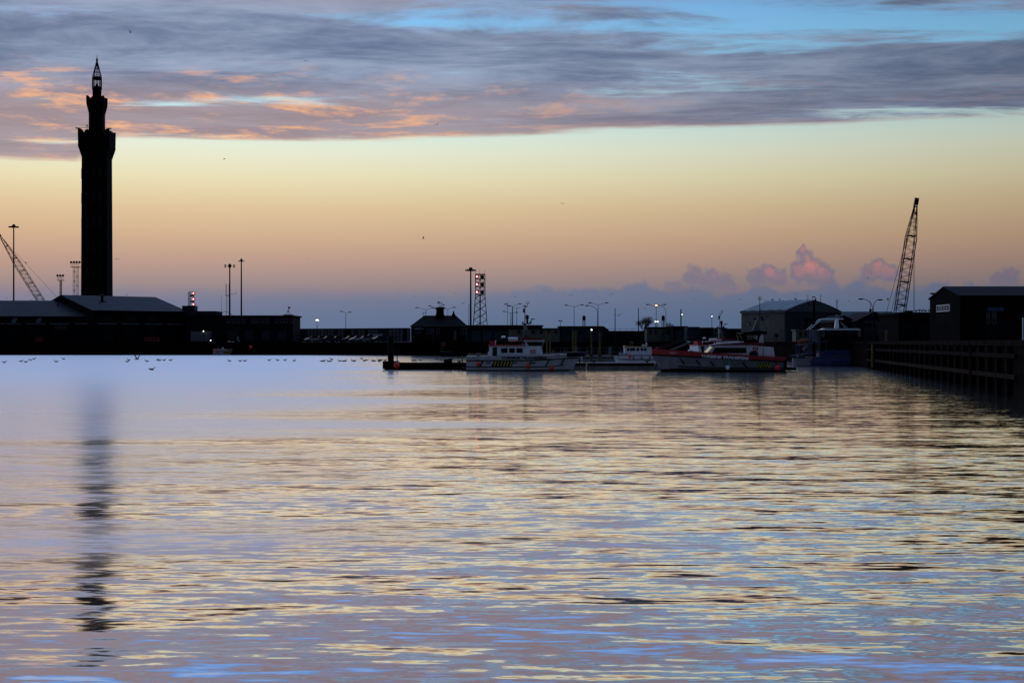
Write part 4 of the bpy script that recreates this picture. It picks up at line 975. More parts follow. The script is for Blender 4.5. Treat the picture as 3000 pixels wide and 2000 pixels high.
# marina piles in yellow, gangway, background rails
for i, (px_, yt, yb, d_, lb) in enumerate(((1602, 972, 1045, 205, 'yellow marina pile behind the crew boat bow, left of a pair'), (1612, 972, 1045, 207, 'yellow marina pile behind the crew boat bow, right of a pair'),
        (1679, 970, 1045, 215, 'yellow marina pile above the crew boat bow tip, left of a pair'), (1687, 970, 1045, 217, 'yellow marina pile above the crew boat bow tip, right of a pair'),
        (1757, 975, 1045, 222, 'yellow marina pile below the double street lamp'), (1733, 969, 1045, 220, 'yellow marina pile with a lit white lamp on top'))):
    p = at(px_, yt, d_); t = thing('marina_pile', (p.x, p.y, 0), lb, 'pile', 'yellow marina piles')
    MB().lathe((0, 0, -2), [(0.13, 0), (0.13, p.z+1.9), (0.05, p.z+2.05)], 10).build('pile', M_YPILE, t)
    MB().box((0, 0, 1.0), (0.6, 0.5, 0.2)).build('collar', M_STEEL, t)
    if px_ == 1733: MB().ball((0, 0, p.z+0.17), 0.10, u=8, v=6).build('lit_globe', M_LAMPW, t)
a, b = at(1600, 1030, 236), at(1905, 1030, 232); t = thing('marina_walkway', (a.x, a.y, 0), 'dark railed marina walkway behind the small white workboat', 'walkway'); W = b.x-a.x
MB().bx(0, W, 0, 2, -0.3, 0.75).build('float', M_PALE, t); MB().bx(-0.03, W+0.03, -0.04, 2.04, 0.752, 0.84).build('deck', M_WOOD, t)
for i in range(16): MB().tube((0.2+i*W/15.4, 0.1, 0.84), (0.2+i*W/15.4, 0.1, 2.1), 0.04).build('rail_post', M_GALV, t)
for z in (1.45, 2.1): MB().bx(0.1, W-0.1, 0.07, 0.13, z, z+0.07).build('rail', M_GALV, t)
for i in range(9): MB().bx(1.0+i*1.9, 1.5+i*1.9, 1.2, 1.6, 0.84, 1.7+0.3*(i % 3)).build('service_pedestal', (M_LEDGE, M_BLUED, M_FRAME)[i % 3], t)
# sloping access bridge from the quay down to the marina
a, b = at(2030, 1000, 268), at(1925, 1020, 216); t = thing('access_bridge', (a.x, a.y, 0), 'sloping access bridge running down behind the red crew boat', 'bridge')
A_ = Vector((0, 0, GZ+0.1)); B_ = Vector((b.x-a.x, b.y-a.y, 1.0))
for s_ in (-0.5, 0.5):
    off = Vector((s_, s_*0.3, 0)); MB().path([A_+off+Vector((0, 0, 1)), B_+off+Vector((0, 0, 1))], 0.04).build('handrail', M_BLACK, t)
    for i in range(12): q = A_.lerp(B_, i/11)+off; MB().tube(q, q+Vector((0, 0, 1)), 0.02).build('rail_upright', M_BLACK, t)
MB().prism([A_+Vector((-0.5, -0.15, 0)), B_+Vector((-0.5, -0.15, 0)), B_+Vector((0.3, 0.1, 0)), A_+Vector((0.3, 0.1, 0))], (0, 0, -0.15)).build('deck', M_BLACK, t)
# ================================================================== BOATS
def loft(name, m, parent, stations, smooth=False, cap=True):
    "stations: list along the hull of point lists (port side, bottom to top, y>=0); mirrored to starboard; closed stern and top"
    mb = MB(); rows = []
    for st in stations:
        P = [mb.bm.verts.new(p) for p in st]; Q = [mb.bm.verts.new((p[0], -p[1], p[2])) for p in st]; rows.append((P, Q))
    for (p, q), (p2, q2) in zip(rows[:-1], rows[1:]):
        for i in range(len(p)-1):
            mb.bm.faces.new((p[i], p[i+1], p2[i+1], p2[i])); mb.bm.faces.new((q[i+1], q[i], q2[i], q2[i+1]))
        if cap:
            mb.bm.faces.new((p[-1], q[-1], q2[-1], p2[-1])); mb.bm.faces.new((q[0], p[0], p2[0], q2[0]))
    for r in (rows[0], rows[-1]): 
        try: mb.bm.faces.new(r[0]+r[1][::-1])
        except Exception: pass
    return mb.build(name, m, parent, smooth)
def emblem(root, c, s_, rz=0.0, side=-1):
    "red square with two white outward arcs joined by a bar"
    o = MB().box((0, 0, 0), (s_*1.3, 0.02, s_)).build('emblem_panel', M_RED, root); o.matrix_local = Matrix.Translation(Vector(c)) @ Matrix.Rotation(rz, 4, 'Z')
    mb = MB()
    for q in (-1, 1):
        pts = [(q*(0.40-0.26*math.cos(a))*s_*1.2, 0, 0.36*s_*math.sin(a)) for a in [(-75+j*25)*math.pi/180 for j in range(7)]]
        for p_, r_ in zip(pts[:-1], pts[1:]):
            d_ = Vector(r_)-Vector(p_); mb.box((Vector(p_)+Vector(r_))/2 + Vector((0, -0.018, 0)), (d_.length*1.15, 0.012, s_*0.13), rot=Matrix.Rotation(-math.atan2(d_.z, d_.x), 4, 'Y'))
    mb.box((0, -0.022, 0), (s_*0.42, 0.012, s_*0.12)); mb.build('emblem', M_WHITE, o); return o

# ---------------------------------------------------------------- crew boat, bow to the right (local x forward, waterline z = 0)
B1D = 151.0; K1 = FPX/B1D
def u1(px_): return (px_-1367)/K1
def v1(py): return CAMH+(HZ-py)/K1
def crew_boat(label):
    t = thing('crew_boat', (at(1367, 0, B1D).x, B1D+1.0, 0), label, 'boat'); L = u1(1713)
    def hw(f, top): 
        w = 2.05 if f < 0.55 else 2.05*(1-((f-0.55)/0.45)**2.2*(0.86 if top > 0.6 else 0.98))
        return max(w*(0.94+0.06*top), 0.03)
    def sheer(f): return v1(1042)+ (v1(1034.5)-v1(1042))*max(0, (f-0.35)/0.65)**1.3
    def mid(f): return v1(1056)+(v1(1047.5)-v1(1056))*max(0, (f-0.45)/0.55)**1.3
    def xx(f, top): return L*f*(0.955+0.045*top) - 1.35*(1-top)**1.3*max(0, (f-0.72)/0.28)**1.5 + (0.25*top if f > 0.9 else 0)*(f-0.9)*10*0.6
    F = [0, .08, .2, .35, .5, .6, .7, .8, .88, .94, 1.0]
    def low(f): return 0.42+0.55*max(0, (f-0.62)/0.38)**2
    loft('hull', M_LHULL, t, [[(xx(f, 0.2), hw(f, 0.1)*0.9, -0.35), (xx(f, 0.3), hw(f, 0.2), 0.1), (xx(f, 0.55), hw(f, 0.6), mid(f)-0.002)] for f in F])
    loft('boot_top', M_BLACK, t, [[(xx(f, 0.2), hw(f, 0.1)*0.92, -0.3), (xx(f, 0.3)+0.01, hw(f, 0.2)+0.012, 0.13)] for f in F])
    loft('topsides', M_LHULL, t, [[(xx(f, 0.6), hw(f, 0.65), mid(f)), (xx(f, 1), hw(f, 1.0)+0.03, sheer(f))] for f in F])
    loft('upper_strake', M_BLACK, t, [[(xx(f, 0.58), hw(f, 0.65)+0.06, mid(f)-0.055), (xx(f, 0.6), hw(f, 0.65)+0.06, mid(f)+0.055)] for f in F])
    loft('lower_strake', M_BLACK, t, [[(xx(f, 0.35), hw(f, 0.3)+0.05, low(f)-0.05), (xx(f, 0.35), hw(f, 0.3)+0.05, low(f)+0.04)] for f in F[:-1]])
    MB().bx(0.05, L*0.72, -2.02, 2.02, 1.25, 1.30).build('deck', M_GREYH, t)
    for s_ in (-1, 1):
        for (xa, xb) in ((u1(1407), u1(1415)), (u1(1549), u1(1556)), (u1(1597), u1(1608)), (u1(1641), u1(1652)), (u1(1440), u1(1450)), (u1(1495), u1(1503))):
            yo = (hw(min((xa+xb)/2/L, 1), 0.4)+0.045)*s_; yo2 = (hw(min(xb/L, 1), 0.6)+0.05)*s_
            MB().prism([(xa-0.07, yo, low(xa/L)), (xa+0.07, yo, low(xa/L)), (xb+0.07, yo2, mid(xb/L)-0.05), (xb-0.07, yo2, mid(xb/L)-0.05)], (0, -0.03*s_, 0)).build('diagonal_strake', M_BLACK, t)
        yo = 2.075*s_
        MB().prism([(u1(1441.5), yo, 0.46), (u1(1492), yo, 0.46), (u1(1501), yo, mid(0.3)-0.08), (u1(1450.5), yo, mid(0.3)-0.08)], (0, -0.02*s_, 0)).build('hazard_panel', M_BLACK, t)
        for i in range(6):
            xa = u1(1447)+i*0.33
            MB().prism([(xa, yo+0.012*s_, 0.52), (xa+0.13, yo+0.012*s_, 0.52), (xa+0.30, yo+0.012*s_, 1.02), (xa+0.17, yo+0.012*s_, 1.02)], (0, -0.008*s_, 0)).build('yellow_stripe', M_YELLOW, t)
        for xs in (1427, 1505, 1558): MB().box((u1(xs+5), (2.07 if xs < 1540 else 2.05)*s_, 0.86), (0.42, 0.06, 0.09)).build('hull_vent', M_BLACK, t)
    # deckhouse
    zb, zr = 1.28, v1(1013.5); x0, x1 = u1(1433), u1(1588)
    MB().bx(x0, x1-0.25, -1.45, 1.45, zb, zr).build('deckhouse', M_WHITE, t)
    MB().prism([(x1-0.25, -1.45, zb), (x1+0.12, -1.3, zb), (x1-0.02, -1.3, zr), (x1-0.25, -1.45, zr)], (0, 2.75, 0)).build('deckhouse_front', M_WHITE, t)
    MB().bx(x0-0.1, u1(1540), -1.6, 1.6, zr+0.002, zr+0.12).build('cabin_roof', M_RED, t)
    for s_ in (-1, 1):
        for a_, b_ in ((1468, 1487), (1491.5, 1508.5), (1513, 1531)):
            o = MB().box((0, 0, 0), (u1(b_)-u1(a_), 0.05, v1(1020)-v1(1033))).build('side_window', M_GLASS, t); o.location = ((u1(a_)+u1(b_))/2, 1.46*s_, v1(1026.5))
        MB().box(((u1(1443.5)+u1(1456))/2, 1.46*s_, (v1(1017)+v1(1042))/2), (u1(1456)-u1(1443.5), 0.06, v1(1017)-v1(1042))).build('side_door', M_GLASS, t)
        MB().box((u1(1436), 1.62*s_, 1.65), (0.45, 0.3, 0.75)).build('locker', M_WHITE, t)
    # wheelhouse with raked dark windows
    wz0, wz1 = zr+0.001, v1(996); wa, wb = u1(1527), u1(1588)
    MB().prism([(wa, -1.3, wz0), (wb-0.05, -1.3, wz0), (wb-0.02, -1.3, wz0+0.1), (wb+0.3, -1.3, wz1), (wa+0.35, -1.3, wz1)], (0, 2.6, 0)).build('wheelhouse', M_WHITE, t)
    for s_ in (-1, 1):
        MB().prism([(u1(1552), 1.32*s_, v1(1019)), (u1(1583), 1.32*s_, v1(1019)), (u1(1592), 1.32*s_, v1(1001)), (u1(1541), 1.32*s_, v1(1001))], (0, -0.03*s_, 0)).build('wheelhouse_window', M_GLASS, t)
        MB().path([(u1(1573), 1.3*s_, v1(993)), (u1(1597), 1.3*s_, v1(996)), (u1(1587), 1.3*s_, v1(1021))], 0.035).build('grab_rail', M_GALV, t)
    MB().prism([(wb-0.03, -1.2, wz0+0.15), (wb+0.28, -1.2, wz1-0.1), (wb+0.31, -1.2, wz1-0.1), (wb+0.01, -1.2, wz0+0.15)], (0, 2.4, 0)).build('windscreen', M_GLASS, t)
    MB().prism([(u1(1524), -1.45, wz1), (u1(1591), -1.45, wz1), (u1(1585), -1.45, wz1+0.24), (u1(1534), -1.45, wz1+0.3)], (0, 2.9, 0)).build('wheelhouse_roof', M_DKRED, t)
    emblem(t, (u1(1561), -1.475, v1(1030)), 0.42)
    emblem(t, (u1(1561), 1.475, v1(1030)), 0.42, math.pi)
    o = MB().box((u1(1535), -1.33, v1(1005)), (0.28, 0.03, 0.26)).build('roof_emblem', M_DKRED, t)
    # roof gear
    MB().bx(u1(1434), u1(1450), -1.2, 0.2, zr+0.12, zr+0.55).build('raft_box', M_RED, t)
    MB().tube((u1(1450.5), -1.3, zr+0.1), (u1(1453), -1.3, zr+0.62), 0.05).build('stanchion', M_WHITE, t)
    MB().tube((u1(1489), -0.6, v1(994)), (u1(1517), -0.6, v1(994)), 0.22, seg=12).build('liferaft_canister', M_WHITE, t)
    for px_ in (1493, 1513): MB().bx(u1(px_)-0.04, u1(px_)+0.04, -0.75, -0.45, zr+0.12, v1(998)).build('raft_cradle', M_BLACK, t)
    MB().tube((u1(1475), 0, zr+0.1), (u1(1475), 0, v1(990)), 0.06, seg=8).build('radar_pedestal', M_BLACK, t)
    MB().lathe((u1(1475), 0, v1(990)), [(0.16, 0), (0.23, 0.04), (0.21, 0.17), (0.08, 0.24)], 12).build('radar_dome', M_WHITE, t)
    mz = wz1+0.28
    MB().prism([(u1(1535), -0.25, mz), (u1(1555.5), -0.25, mz), (u1(1541), -0.18, v1(949)), (u1(1534), -0.18, v1(949))], (0, 0.5, 0)).build('mast', M_GREYH, t)
    for zz, a_, b_ in ((v1(969), 1528, 1552), (v1(982), 1529, 1550)): MB().box(((u1(a_)+u1(b_))/2, 0, zz), (u1(b_)-u1(a_), 0.9, 0.05)).build('mast_spreader', M_GREYH, t)
    MB().box((u1(1541), 0, v1(948)), (0.95, 0.7, 0.1)).build('mast_platform', M_STEEL, t)
    MB().tube((u1(1538), 0, v1(949)), (u1(1538.5), 0, v1(890)), 0.055, 0.035).build('antenna_pole', M_STEEL, t)
    mb = MB(); mb.path([(u1(1538.5), 0, v1(901)), (u1(1546), 0, v1(896)), (u1(1546), 0, v1(887)), (u1(1550), 0, v1(887))], 0.03)
    for px_ in (1543.5, 1550.5): mb.tube((u1(px_), 0, v1(890)), (u1(px_), 0, v1(880)), 0.025)
    mb.build('yagi_aerial', M_STEEL, t)
    MB().box((u1(1534.5), 0, v1(909)), (0.18, 0.14, v1(903)-v1(915))).build('aerial_box', M_GALV, t)
    MB().lathe((u1(1545), 0, v1(948)), [(0.11, 0), (0.11, 0.5), (0.17, 0.55), (0.17, 0.85), (0.10, 0.95)], 10).build('exhaust_hood', M_BLACK, t)
    mb = MB(); mb.tube((u1(1549), 0, v1(947)), (u1(1561), 0, v1(934)), 0.04); mb.box((u1(1562), 0, v1(933.5)), (0.42, 0.5, 0.07)); mb.build('searchlight_bracket', M_STEEL, t)
    for px_ in (1532, 1556): MB().box((u1(px_), 0.2, v1(945)), (0.14, 0.14, 0.24)).build('navigation_light', M_STEEL, t)
    # bow fender, rail, stern gear
    MB().path([(u1(1662), -1.75, v1(1039)), (u1(1688), -1.35, v1(1038)), (u1(1706), -0.75, v1(1037.5)), (u1(1713), 0, v1(1037)), (u1(1706), 0.75, v1(1037.5)), (u1(1688), 1.35, v1(1038)), (u1(1662), 1.75, v1(1039))], 0.24, 10).build('bow_fender', M_BLACK, t)
    for s_ in (-1, 1):
        MB().path([(u1(1592), 1.9*s_, v1(1036)), (u1(1640), 1.75*s_, v1(1034)), (u1(1700), 0.8*s_, v1(1031))], 0.025).build('bow_rail', M_GALV, t)
        MB().tube((u1(1690), 1.0*s_, v1(1036)), (u1(1690), 1.0*s_, v1(1029)), 0.025).build('rail_stanchion', M_GALV, t)
    MB().box((u1(1402.5), -1.7, v1(1037.5)), (0.42, 0.3, 0.34)).build('stern_box', M_FRAME, t)
    MB().path([(u1(1372), -1.95, 1.6), (u1(1372), -1.95, 1.8), (u1(1430), -1.95, 1.8)], 0.02).build('stern_rail', M_BROWNB, t)
    MB().bx(-0.5, 0.1, -1.8, 1.8, 0.15, 0.3).build('stern_platform', M_BLACK, t)
    text_mesh('TURBINE TRANSFERS', u1(1600)-u1(1468), 0.25, M_BLACK, t, (u1(1468), -2.11, v1(1051.3)), bold=0.05)
    return t
boat1 = crew_boat('white and grey crew boat moored at the pontoon, orange buoys along its side')
hidden = copy_tree(boat1); far = copy_tree(boat1)
nm = text_mesh('PORTH', 0.62, 0.10, M_DARK, boat1, (u1(1624), -1.98, v1(1041.5)), rz=0.24, name='boat_name'); text_mesh('WEN', 0.45, 0.10, M_DARK, boat1, (u1(1627), -1.955, v1(1046)), rz=0.24, name='boat_name')
p = at(1985, 0, 192); hidden.location = (p.x, p.y, 0); hidden.rotation_euler = (0, 0, 0.28)
hidden['label'] = 'crew boat mostly hidden behind the red one, white mast showing'
p = at(626, 0, 338.5); far.location = (p.x, p.y, 0); far.rotation_euler = (0, 0, 0.12); far.scale = (0.9, 0.9, 0.9)
far['label'] = 'distant small crew boat moored at the dark far quay below the office block'
for b in (boat1, hidden, far): b['group'] = 'crew boats with raised wheelhouses'
fender(635, 1029, 336, 0.36, 'orange fender buoy low at the stern of the distant crew boat')
fender(735, 1017, 336, 0.40, 'orange fender buoy high at the bow of the distant crew boat')
fender(613, 1010, 345, 0.24, 'small orange buoy hanging on the far quay left of the distant crew boat')

# ---------------------------------------------------------------- red crew boat, bow to the left
B2D = 147.0; K2 = FPX/B2D
def u2(px_): return (px_-1912)/K2
def v2(py): return CAMH+(HZ-py)/K2
t = thing('red_crew_boat', (at(1912, 0, B2D).x, B2D+0.9, 0), 'crew boat with red topsides and white lettering, bow to the left', 'boat', rz=0.0); L = u2(2297)
def hw2(f): return max(2.1*(1-max(0, (0.42-f)/0.42)**2.1*0.97), 0.06)
def rb(f): return v2(1037)+(v2(1057.5)-v2(1037))*f
def rt(f): return v2(1021.5)+(v2(1046.5)-v2(1021.5))*min(1, f*1.02)
F = [0, .04, .1, .18, .27, .38, .5, .65, .8, .92, 1.0]
def xb(f, z): return L*f + max(0, (1.8-z))*0.55*max(0, 1-f*3)
loft('hull', M_GREYH, t, [[(xb(f, -0.4), hw2(f)*0.75, -0.4), (xb(f, 0.2), hw2(f)*0.9, 0.15), (xb(f, rb(f)), hw2(f), rb(f)-0.12)] for f in F])
loft('boot_top', M_BLACK, t, [[(xb(f, -0.4), hw2(f)*0.77, -0.35), (xb(f, 0.2)-0.01, hw2(f)*0.9+0.02, 0.16), (xb(f, 0.3)-0.01, hw2(f)*0.915+0.02, 0.2+0.25*(1-f)**2)] for f in F])
loft('red_topsides', M_RED, t, [[(xb(f, rb(f)), hw2(f)+0.03, rb(f)), (xb(f, 2.2), hw2(f)+0.09, rt(f))] for f in F])
loft('rubbing_strake', M_BLACK, t, [[(xb(f, rb(f)), hw2(f)+0.08, rb(f)-0.14), (xb(f, rb(f)), hw2(f)+0.09, rb(f)-0.002)] for f in F])
loft('chine_strake', M_BLACK, t, [[(xb(f, 0.3), hw2(f)*0.93+0.05, 0.30+0.35*(1-f)**3), (xb(f, 0.3), hw2(f)*0.94+0.05, 0.40+0.35*(1-f)**3)] for f in F[2:]])
for s_ in (-1, 1):
    for (xa, ya, xc, yc) in ((1990, 1050, 2002, 1066), (2035, 1054, 2048, 1069), (2077, 1058, 2088, 1072), (2170, 1061, 2183, 1076), (2267, 1065, 2275, 1072)):
        fa, fc = u2(xa)/L, u2(xc)/L; ya_ = (hw2(fa)*0.99+0.045)*s_; yc_ = (hw2(fc)*0.94+0.05)*s_
        MB().prism([(u2(xa)-0.08, ya_, v2(ya)), (u2(xa)+0.08, ya_, v2(ya)), (u2(xc)+0.08, yc_, v2(yc)), (u2(xc)-0.08, yc_, v2(yc))], (0, -0.05*s_, 0)).build('diagonal_strake', M_BLACK, t)
    yo = 2.12*s_
    MB().prism([(u2(2211), yo, v2(1077)), (u2(2246), yo, v2(1077)), (u2(2253), yo, v2(1062.5)), (u2(2216), yo, v2(1062.5))], (0, -0.06*s_, 0)).build('hazard_panel', M_BLACK, t)
    for i in range(5):
        xa = u2(2212)+i*0.27
        MB().prism([(xa, yo+0.012*s_, v2(1076)), (xa+0.11, yo+0.012*s_, v2(1076)), (xa+0.36, yo+0.012*s_, v2(1063.5)), (xa+0.25, yo+0.012*s_, v2(1063.5))], (0, -0.008*s_, 0)).build('yellow_stripe', M_YELLOW, t)
    MB().box((u2(2294), 2.1*s_, 0.75), (0.28, 0.2, 1.0)).build('stern_fender', M_BLACK, t)
MB().bx(u2(1990), L-0.1, -1.9, 1.9, 1.15, 1.2).build('deck', M_GREYH, t)
zb, zr = 1.2, v2(1011)
MB().prism([(u2(2069), -1.5, zb), (u2(2200), -1.5, zb), (u2(2200), -1.5, zr), (u2(2093), -1.5, zr), (u2(2069), -1.5, v2(1038))], (0, 3.0, 0)).build('deckhouse', M_WHITE, t)
MB().prism([(u2(2200)+0.002, -1.5, zb), (u2(2268), -1.5, zb), (u2(2263), -1.5, v2(1017)), (u2(2200)+0.002, -1.5, zr)], (0, 3.0, 0)).build('aft_house', M_WHITE, t)
for s_ in (-1, 1):
    MB().prism([(u2(2082), 1.52*s_, v2(1034)), (u2(2184), 1.52*s_, v2(1034)), (u2(2184), 1.52*s_, v2(1018)), (u2(2093), 1.52*s_, v2(1018))], (0, -0.03*s_, 0)).build('side_window', M_GLASS, t)
    MB().prism([(u2(2192), 1.52*s_, v2(1043)), (u2(2218), 1.52*s_, v2(1043)), (u2(2218), 1.52*s_, v2(1033)), (u2(2213), 1.52*s_, v2(1028)), (u2(2197), 1.52*s_, v2(1028)), (u2(2192), 1.52*s_, v2(1033))], (0, -0.04*s_, 0)).build('side_recess', M_BLUED, t)
    MB().bx(u2(2232), u2(2234), 1.5*s_-0.02, 1.5*s_+0.02, v2(1043), v2(1020)).build('panel_seam', M_LEDGE, t)
MB().prism([(u2(2068), -1.4, v2(1037.5)), (u2(2092), -1.4, zr-0.02), (u2(2090), -1.4, zr-0.02), (u2(2066), -1.4, v2(1037.5))], (0, 2.8, 0)).build('windscreen', M_GLASS, t)
MB().prism([(u2(2086), -1.65, zr+0.002), (u2(2238), -1.65, zr+0.002), (u2(2238), -1.65, v2(1004.5)), (u2(2175), -1.65, v2(1003)), (u2(2090), -1.65, v2(1009))], (0, 3.3, 0)).build('cabin_roof', M_DKRED, t)
MB().path([(u2(2088), -1.55, v2(1009)), (u2(2130), -1.55, v2(1003.5)), (u2(2176), -1.55, v2(1001.5))], 0.06).build('roof_edge_trim', M_WHITE, t)
# upper wheelhouse, open glazed so the sky shows through
w0, w1, za, zc = u2(2178), u2(2236), v2(1004), v2(979)
for xx_, nm_ in ((w0+0.05, 'f'), (w1-0.15, 'a')):
    for s_ in (-1, 1): MB().prism([(xx_-0.06+(0.0), 1.15*s_, za), (xx_+0.16, 1.15*s_, za), (xx_+0.10-(0.3 if nm_ == 'f' else 0), 1.15*s_, zc), (xx_-0.12-(0.3 if nm_ == 'f' else 0), 1.15*s_, zc)], (0, -0.12*s_, 0)).build('corner_post', M_BLACK, t)
for s_ in (-1, 1):
    MB().prism([(u2(2221), 1.17*s_, za), (u2(2236), 1.17*s_, za), (u2(2235), 1.17*s_, zc+0.02), (u2(2229), 1.17*s_, zc+0.02)], (0, -0.1*s_, 0)).build('side_panel', M_WHITE, t)
    MB().bx(w0, u2(2221), 1.1*s_-0.03, 1.1*s_+0.03, za, v2(996.5)).build('sill_panel', M_BLACK, t)
    MB().prism([(w0-0.1, 1.1*s_, v2(996.5)), (u2(2189), 1.1*s_, v2(996.5)), (u2(2187), 1.1*s_, v2(981.5)), (w0-0.42, 1.1*s_, v2(981.5))], (0, -0.05*s_, 0)).build('forward_panel', M_GLASS, t)
    MB().bx(w0-0.4, u2(2226), 1.1*s_-0.03, 1.1*s_+0.03, v2(981.5), zc+0.02).build('header_panel', M_BLACK, t)
    MB().bx(u2(2204)-0.03, u2(2204)+0.03, 1.08*s_-0.03, 1.08*s_+0.03, v2(998), zc).build('mullion', M_BLACK, t)
    MB().bx(w0+0.1, u2(2204), 1.08*s_-0.03, 1.08*s_+0.03, v2(990), v2(988)).build('transom_bar', M_BLACK, t)
MB().bx(w0, w1, -1.1, 1.1, za-0.05, za+0.06).build('wheelhouse_floor', M_WHITE, t)
MB().box((u2(2208), 0, v2(999)), (0.7, 1.0, 0.45)).build('helm_console', M_BLACK, t)
MB().prism([(u2(2168), -1.35, zc), (u2(2244), -1.35, zc), (u2(2246), -1.35, v2(972)), (u2(2226), -1.35, v2(968.5)), (u2(2176), -1.35, v2(973))], (0, 2.7, 0)).build('wheelhouse_roof', M_BLACK, t)
MB().box((u2(2167), -1.2, v2(975.5)), (0.55, 0.5, 0.1)).build('roof_lip', M_FRAME, t)
MB().prism([(u2(2208), -0.2, v2(969)), (u2(2228), -0.2, v2(969)), (u2(2233), -0.15, v2(930)), (u2(2224), -0.15, v2(930))], (0, 0.4, 0)).build('mast', M_FRAME, t)
for zz, a_, b_ in ((v2(942), 2183, 2210), (v2(952.5), 2196, 2236), (v2(967), 2204, 2230)): MB().box(((u2(a_)+u2(b_))/2, 0, zz), (u2(b_)-u2(a_), 0.25, 0.07)).build('radar_bar', M_FRAME, t)
MB().box((u2(2200), 0, v2(948)), (0.3, 0.3, 0.3)).build('radar_pedestal', M_FRAME, t)
MB().tube((u2(2230.5), 0, v2(932)), (u2(2230.5), 0, v2(866)), 0.05, 0.03).build('antenna_pole', M_STEEL, t)
mb = MB(); mb.tube((u2(2226), 0, v2(875)), (u2(2235), 0, v2(875)), 0.025)
for px_ in (2227, 2234.5): mb.tube((u2(px_), 0, v2(879)), (u2(px_), 0, v2(866)), 0.02)
mb.build('aerial_cross', M_STEEL, t)
mb = MB(); mb.tube((u2(2238), 0, v2(940)), (u2(2253), 0, v2(926)), 0.03); mb.box((u2(2254), 0, v2(925)), (0.36, 0.4, 0.07)); mb.build('searchlight_bracket', M_STEEL, t); MB().box((u2(2216), 0, v2(933)), (0.35, 0.3, 0.16)).build('searchlight', M_STEEL, t); MB().lathe((u2(2237), 0, v2(938)), [(0.1, 0), (0.12, 0.3), (0.08, 0.42)], 8).build('horn', M_STEEL, t)
MB().path([(u2(2233), -0.9, v2(968)), (u2(2244), -0.9, v2(954)), (u2(2246), -0.9, v2(956)), (u2(2246), -0.9, v2(975))], 0.025).build('roof_hoop', M_GALV, t)
MB().path([(u2(1922), -0.4, v2(1021)), (u2(1924), -0.4, v2(1017.5)), (u2(1930), -0.6, v2(1020))], 0.05).build('bow_bitts', M_RED, t)
MB().path([(u2(2238), -1.5, v2(1004)), (u2(2238), -1.5, v2(993)), (u2(2268), -1.5, v2(993)), (u2(2268), -1.5, v2(1017))], 0.03).build('aft_rail', M_STEEL, t)
MB().bx(L, L+1.1, -1.7, 1.7, 0.15, 0.42).build('stern_platform', M_BLACK, t)
emblem(t, (u2(2210), -1.53, v2(1022.5)), 0.38)
text_mesh('TURBINE TRANSFERS', u2(2187)-u2(2049), 0.31, M_WHITE, t, (u2(2049), -2.225, v2(1046.6)), slope=-(v2(1046.3)-v2(1053.5))/(u2(2187)-u2(2049)), bold=0.05)
text_mesh('ABERDARON', 0.78, 0.085, M_WHITE, t, (u2(1956), -2.02, v2(1033)), rz=-0.36, slope=-0.05, name='boat_name'); text_mesh('BAY', 0.24, 0.075, M_WHITE, t, (u2(1964), -2.10, v2(1036.5)), rz=-0.30, slope=-0.05, name='boat_name')

# ---------------------------------------------------------------- small white workboat "SUPPORT 1", bow left
B3D = 199.0; K3 = FPX/B3D
def u3(px_): return (px_-1796)/K3
def v3(py): return CAMH+(HZ-py)/K3
t = thing('workboat', (at(1796, 0, B3D).x, B3D, 0), 'small white workboat with tan roof between the two crew boats', 'boat'); L = u3(1935)
def hw3(f): return max(1.25*(1-max(0, (0.4-f)/0.4)**2*0.95), 0.05)
F = [0, .06, .14, .25, .4, .6, .8, 1.0]
loft('hull', M_WHITE, t, [[(L*f+0.5*max(0, 1-f*3), hw3(f)*0.8, -0.3), (L*f+0.3*max(0, 1-f*3), hw3(f)*0.93, v3(1052.5)), (L*f, hw3(f), v3(1041))] for f in F])
loft('boot_stripe', mat('navy_stripe', (0.02, 0.03, 0.08), 0.5, var=0.2), t, [[(L*f+0.35*max(0, 1-f*3), hw3(f)*0.95+0.03, v3(1054)), (L*f+0.33*max(0, 1-f*3), hw3(f)*0.95+0.03, v3(1051))] for f in F[1:]])
loft('rubbing_strake', MATS['navy_stripe'], t, [[(L*f, hw3(f)+0.05, v3(1041)), (L*f, hw3(f)+0.05, v3(1039.2))] for f in F])
loft('bulwark', M_WHITE, t, [[(L*f, hw3(f), v3(1039.2)), (L*f+0.05, hw3(f)*0.98, v3(1034+1.0*f))] for f in F[1:]])
MB().path([(0.0, 0.9, v3(1036)), (-0.25, 0, v3(1036)), (0.0, -0.9, v3(1036)), (0.7, -1.15, v3(1037))], 0.2, 8).build('bow_fender', M_BLACK, t)
zc_ = v3(1016.5)
MB().prism([(u3(1829), -0.95, v3(1040)), (u3(1907), -0.95, v3(1040)), (u3(1907), -0.95, zc_), (u3(1828), -0.95, zc_)], (0, 1.9, 0)).build('cabin', M_WHITE, t)
MB().prism([(u3(1827), -1.08, zc_+0.002), (u3(1908), -1.08, zc_+0.002), (u3(1908), -1.08, zc_+0.08), (u3(1845), -1.08, zc_+0.16), (u3(1829), -1.08, zc_+0.24)], (0, 2.16, 0)).build('cabin_roof', M_BROWNB, t)
for a_, b_ in ((1835, 1842.5), (1844.5, 1859), (1863, 1871), (1875, 1883), (1885, 1892.5)):
    for s_ in (-1, 1): MB().box(((u3(a_)+u3(b_))/2, 0.955*s_, v3(1023.5)), (u3(b_)-u3(a_), 0.04, v3(1019.5)-v3(1027.5))).build('cabin_window', M_GLASS, t)
MB().bx(u3(1829)-0.02, u3(1829)+0.01, -0.8, 0.8, v3(1027.5), v3(1019)).build('windscreen', M_GLASS, t)
